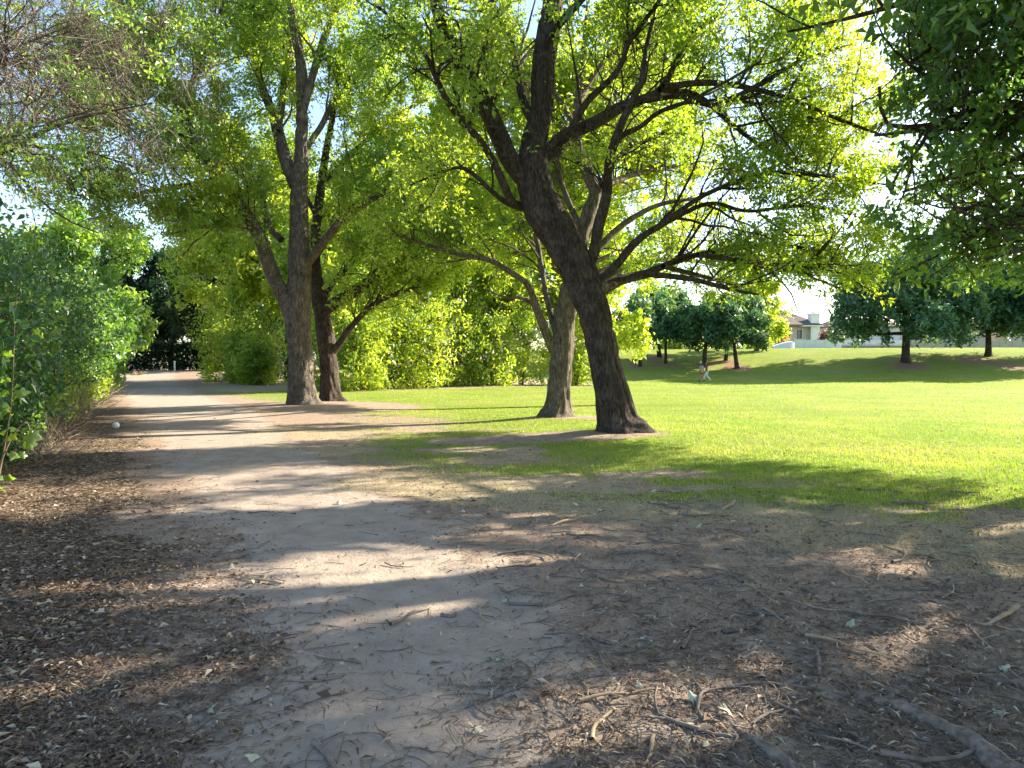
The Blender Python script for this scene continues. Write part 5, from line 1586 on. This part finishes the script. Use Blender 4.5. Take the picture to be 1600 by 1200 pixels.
# fine twigs
x, y = ground_pts(5200, 2.2, 16)
pmk, lmk, gmk, smk, _m = masks(x, y)
pr = np.clip((1 - pmk) * .95 + .10 - gmk * .5, 0, 1)
kp = rng.uniform(size=len(x)) < pr
x, y = x[kp], y[kp]
n = len(x)
a = rng.uniform(0, 6.28, n)
L = rng.uniform(.06, .30, n)
tt = np.linspace(-.5, .5, 5)[None, :]
bend = rng.normal(size=(n, 1)) * .25
dx = tt * L[:, None]
dy = (tt ** 2 - .1) * L[:, None] * bend * 3
PX = x[:, None] + dx * np.cos(a)[:, None] - dy * np.sin(a)[:, None]
PY = y[:, None] + dx * np.sin(a)[:, None] + dy * np.cos(a)[:, None]
PZ = ground_z(PX.ravel(), PY.ravel()).reshape(PX.shape) + .004 + rng.uniform(0, .006, (n, 1))
b = Buf()
twigs_mesh(b, np.stack([PX, PY, PZ], -1), np.repeat(rng.uniform(.0012, .0038, n)[:, None], 5, 1), 3)
link('twig_litter', b.mesh('twig_litter'), M['stick'], None, 'stuff')
# small stones pressed into the packed dirt
x, y = ground_pts(9000, 2.3, 12)
pmk, lmk, gmk, smk, _m = masks(x, y)
kp = rng.uniform(size=len(x)) < np.clip(pmk * .18 + (1 - pmk - lmk - gmk) * .2, 0, 1)
x, y = x[kp], y[kp]
n = len(x)
oc = np.array([[1, 0, 0], [0, 1, 0], [-1, 0, 0], [0, -1, 0], [0, 0, .7], [0, 0, -.5]], float)
ot = np.array([[0, 1, 4], [1, 2, 4], [2, 3, 4], [3, 0, 4], [1, 0, 5], [2, 1, 5], [3, 2, 5], [0, 3, 5]])
rad = .0025 + .008 * rng.uniform(size=(n, 1, 1)) ** 3
V = oc[None] * rad * rng.uniform(.6, 1.3, (n, 6, 1)) + np.stack([x, y, ground_z(x, y) + .001], 1)[:, None, :]
link('gravel', mesh_from('gravel', V.reshape(-1, 3), None, (ot[None] + np.arange(n)[:, None, None] * 6).reshape(-1, 3), True), M['pebble'], None, 'stuff')
# grass blades
def blades(name, n, d0, d1, power, hgt, wid, want, mat, tint_fn, lean=.35):
    x, y = ground_pts(n, d0, d1, power)
    pmk, lmk, gmk, smk, mk_ = masks(x, y)
    kp = rng.uniform(size=n) < want(pmk, lmk, gmk, smk, x, y)
    x, y = x[kp], y[kp]
    n = len(x)
    z = ground_z(x, y)
    a = rng.uniform(0, 6.28, n)
    sx, sy = np.cos(a), np.sin(a)
    sc_ = 1 + np.clip(y - 8, 0, 60) * .035
    w = rng.uniform(.6, 1.3, n) * wid * sc_ / 2
    h = rng.uniform(.5, 1.25, n) * hgt * (1 + np.clip(y - 8, 0, 60) * .006)
    lx, ly = rng.normal(size=n) * lean * h, rng.normal(size=n) * lean * h
    base = np.stack([x, y, z - .006], 1)
    s = np.stack([sx, sy, np.zeros(n)], 1)
    V = np.stack([base - s * w[:, None], base + s * w[:, None], base + np.stack([lx, ly, h], 1)], 1).reshape(-1, 3)
    T = np.arange(n * 3).reshape(-1, 3)
    me = mesh_from(name, V, None, T, False, {'tint': tint_fn(x, y, n)})
    link(name, me, mat, None, 'stuff')
    return n
gt = lambda x, y, n: np.clip(.45 + (fbm(x * .6, y * .6, 0, 3, 33) - .5) * 1.3 + rng.normal(size=n) * .17, 0, 1)
stats['grass'] = blades('grass', 330000, 4.5, 46, .62, .045, .011, lambda p, l, g, s, x, y: np.clip(g * 1.15 - .12, 0, 1) * (1 - .5 * s), M['blade'], gt)
stats['bank'] = blades('bank_grass', 130000, 46, 99, .5, .05, .011, lambda p, l, g, s, x, y: np.clip(g, 0, 1) * (x > -6) * (1 - masks(x, y)[4]) * (height(x, y) < 3.75), M['blade'], gt)
stats['straw'] = blades('dry_grass', 150000, 4.2, 26, .8, .035, .007, lambda p, l, g, s, x, y: np.clip(s * 1.2 + .08 * g, 0, 1), M['straw'], lambda x, y, n: np.clip(rng.normal(size=n) * .25 + .5, 0, 1), .9)

tri = sum(len(o.data.loop_triangles) if o.data.loop_triangles else sum(1 for _ in ()) for o in ())
tot = 0
seen = set()
for o in bpy.data.objects:
    if o.type == 'MESH' and o.data.name not in seen:
        seen.add(o.data.name)
        tot += len(o.data.loops) - 2 * len(o.data.polygons)
print('TRIS', tot, stats)
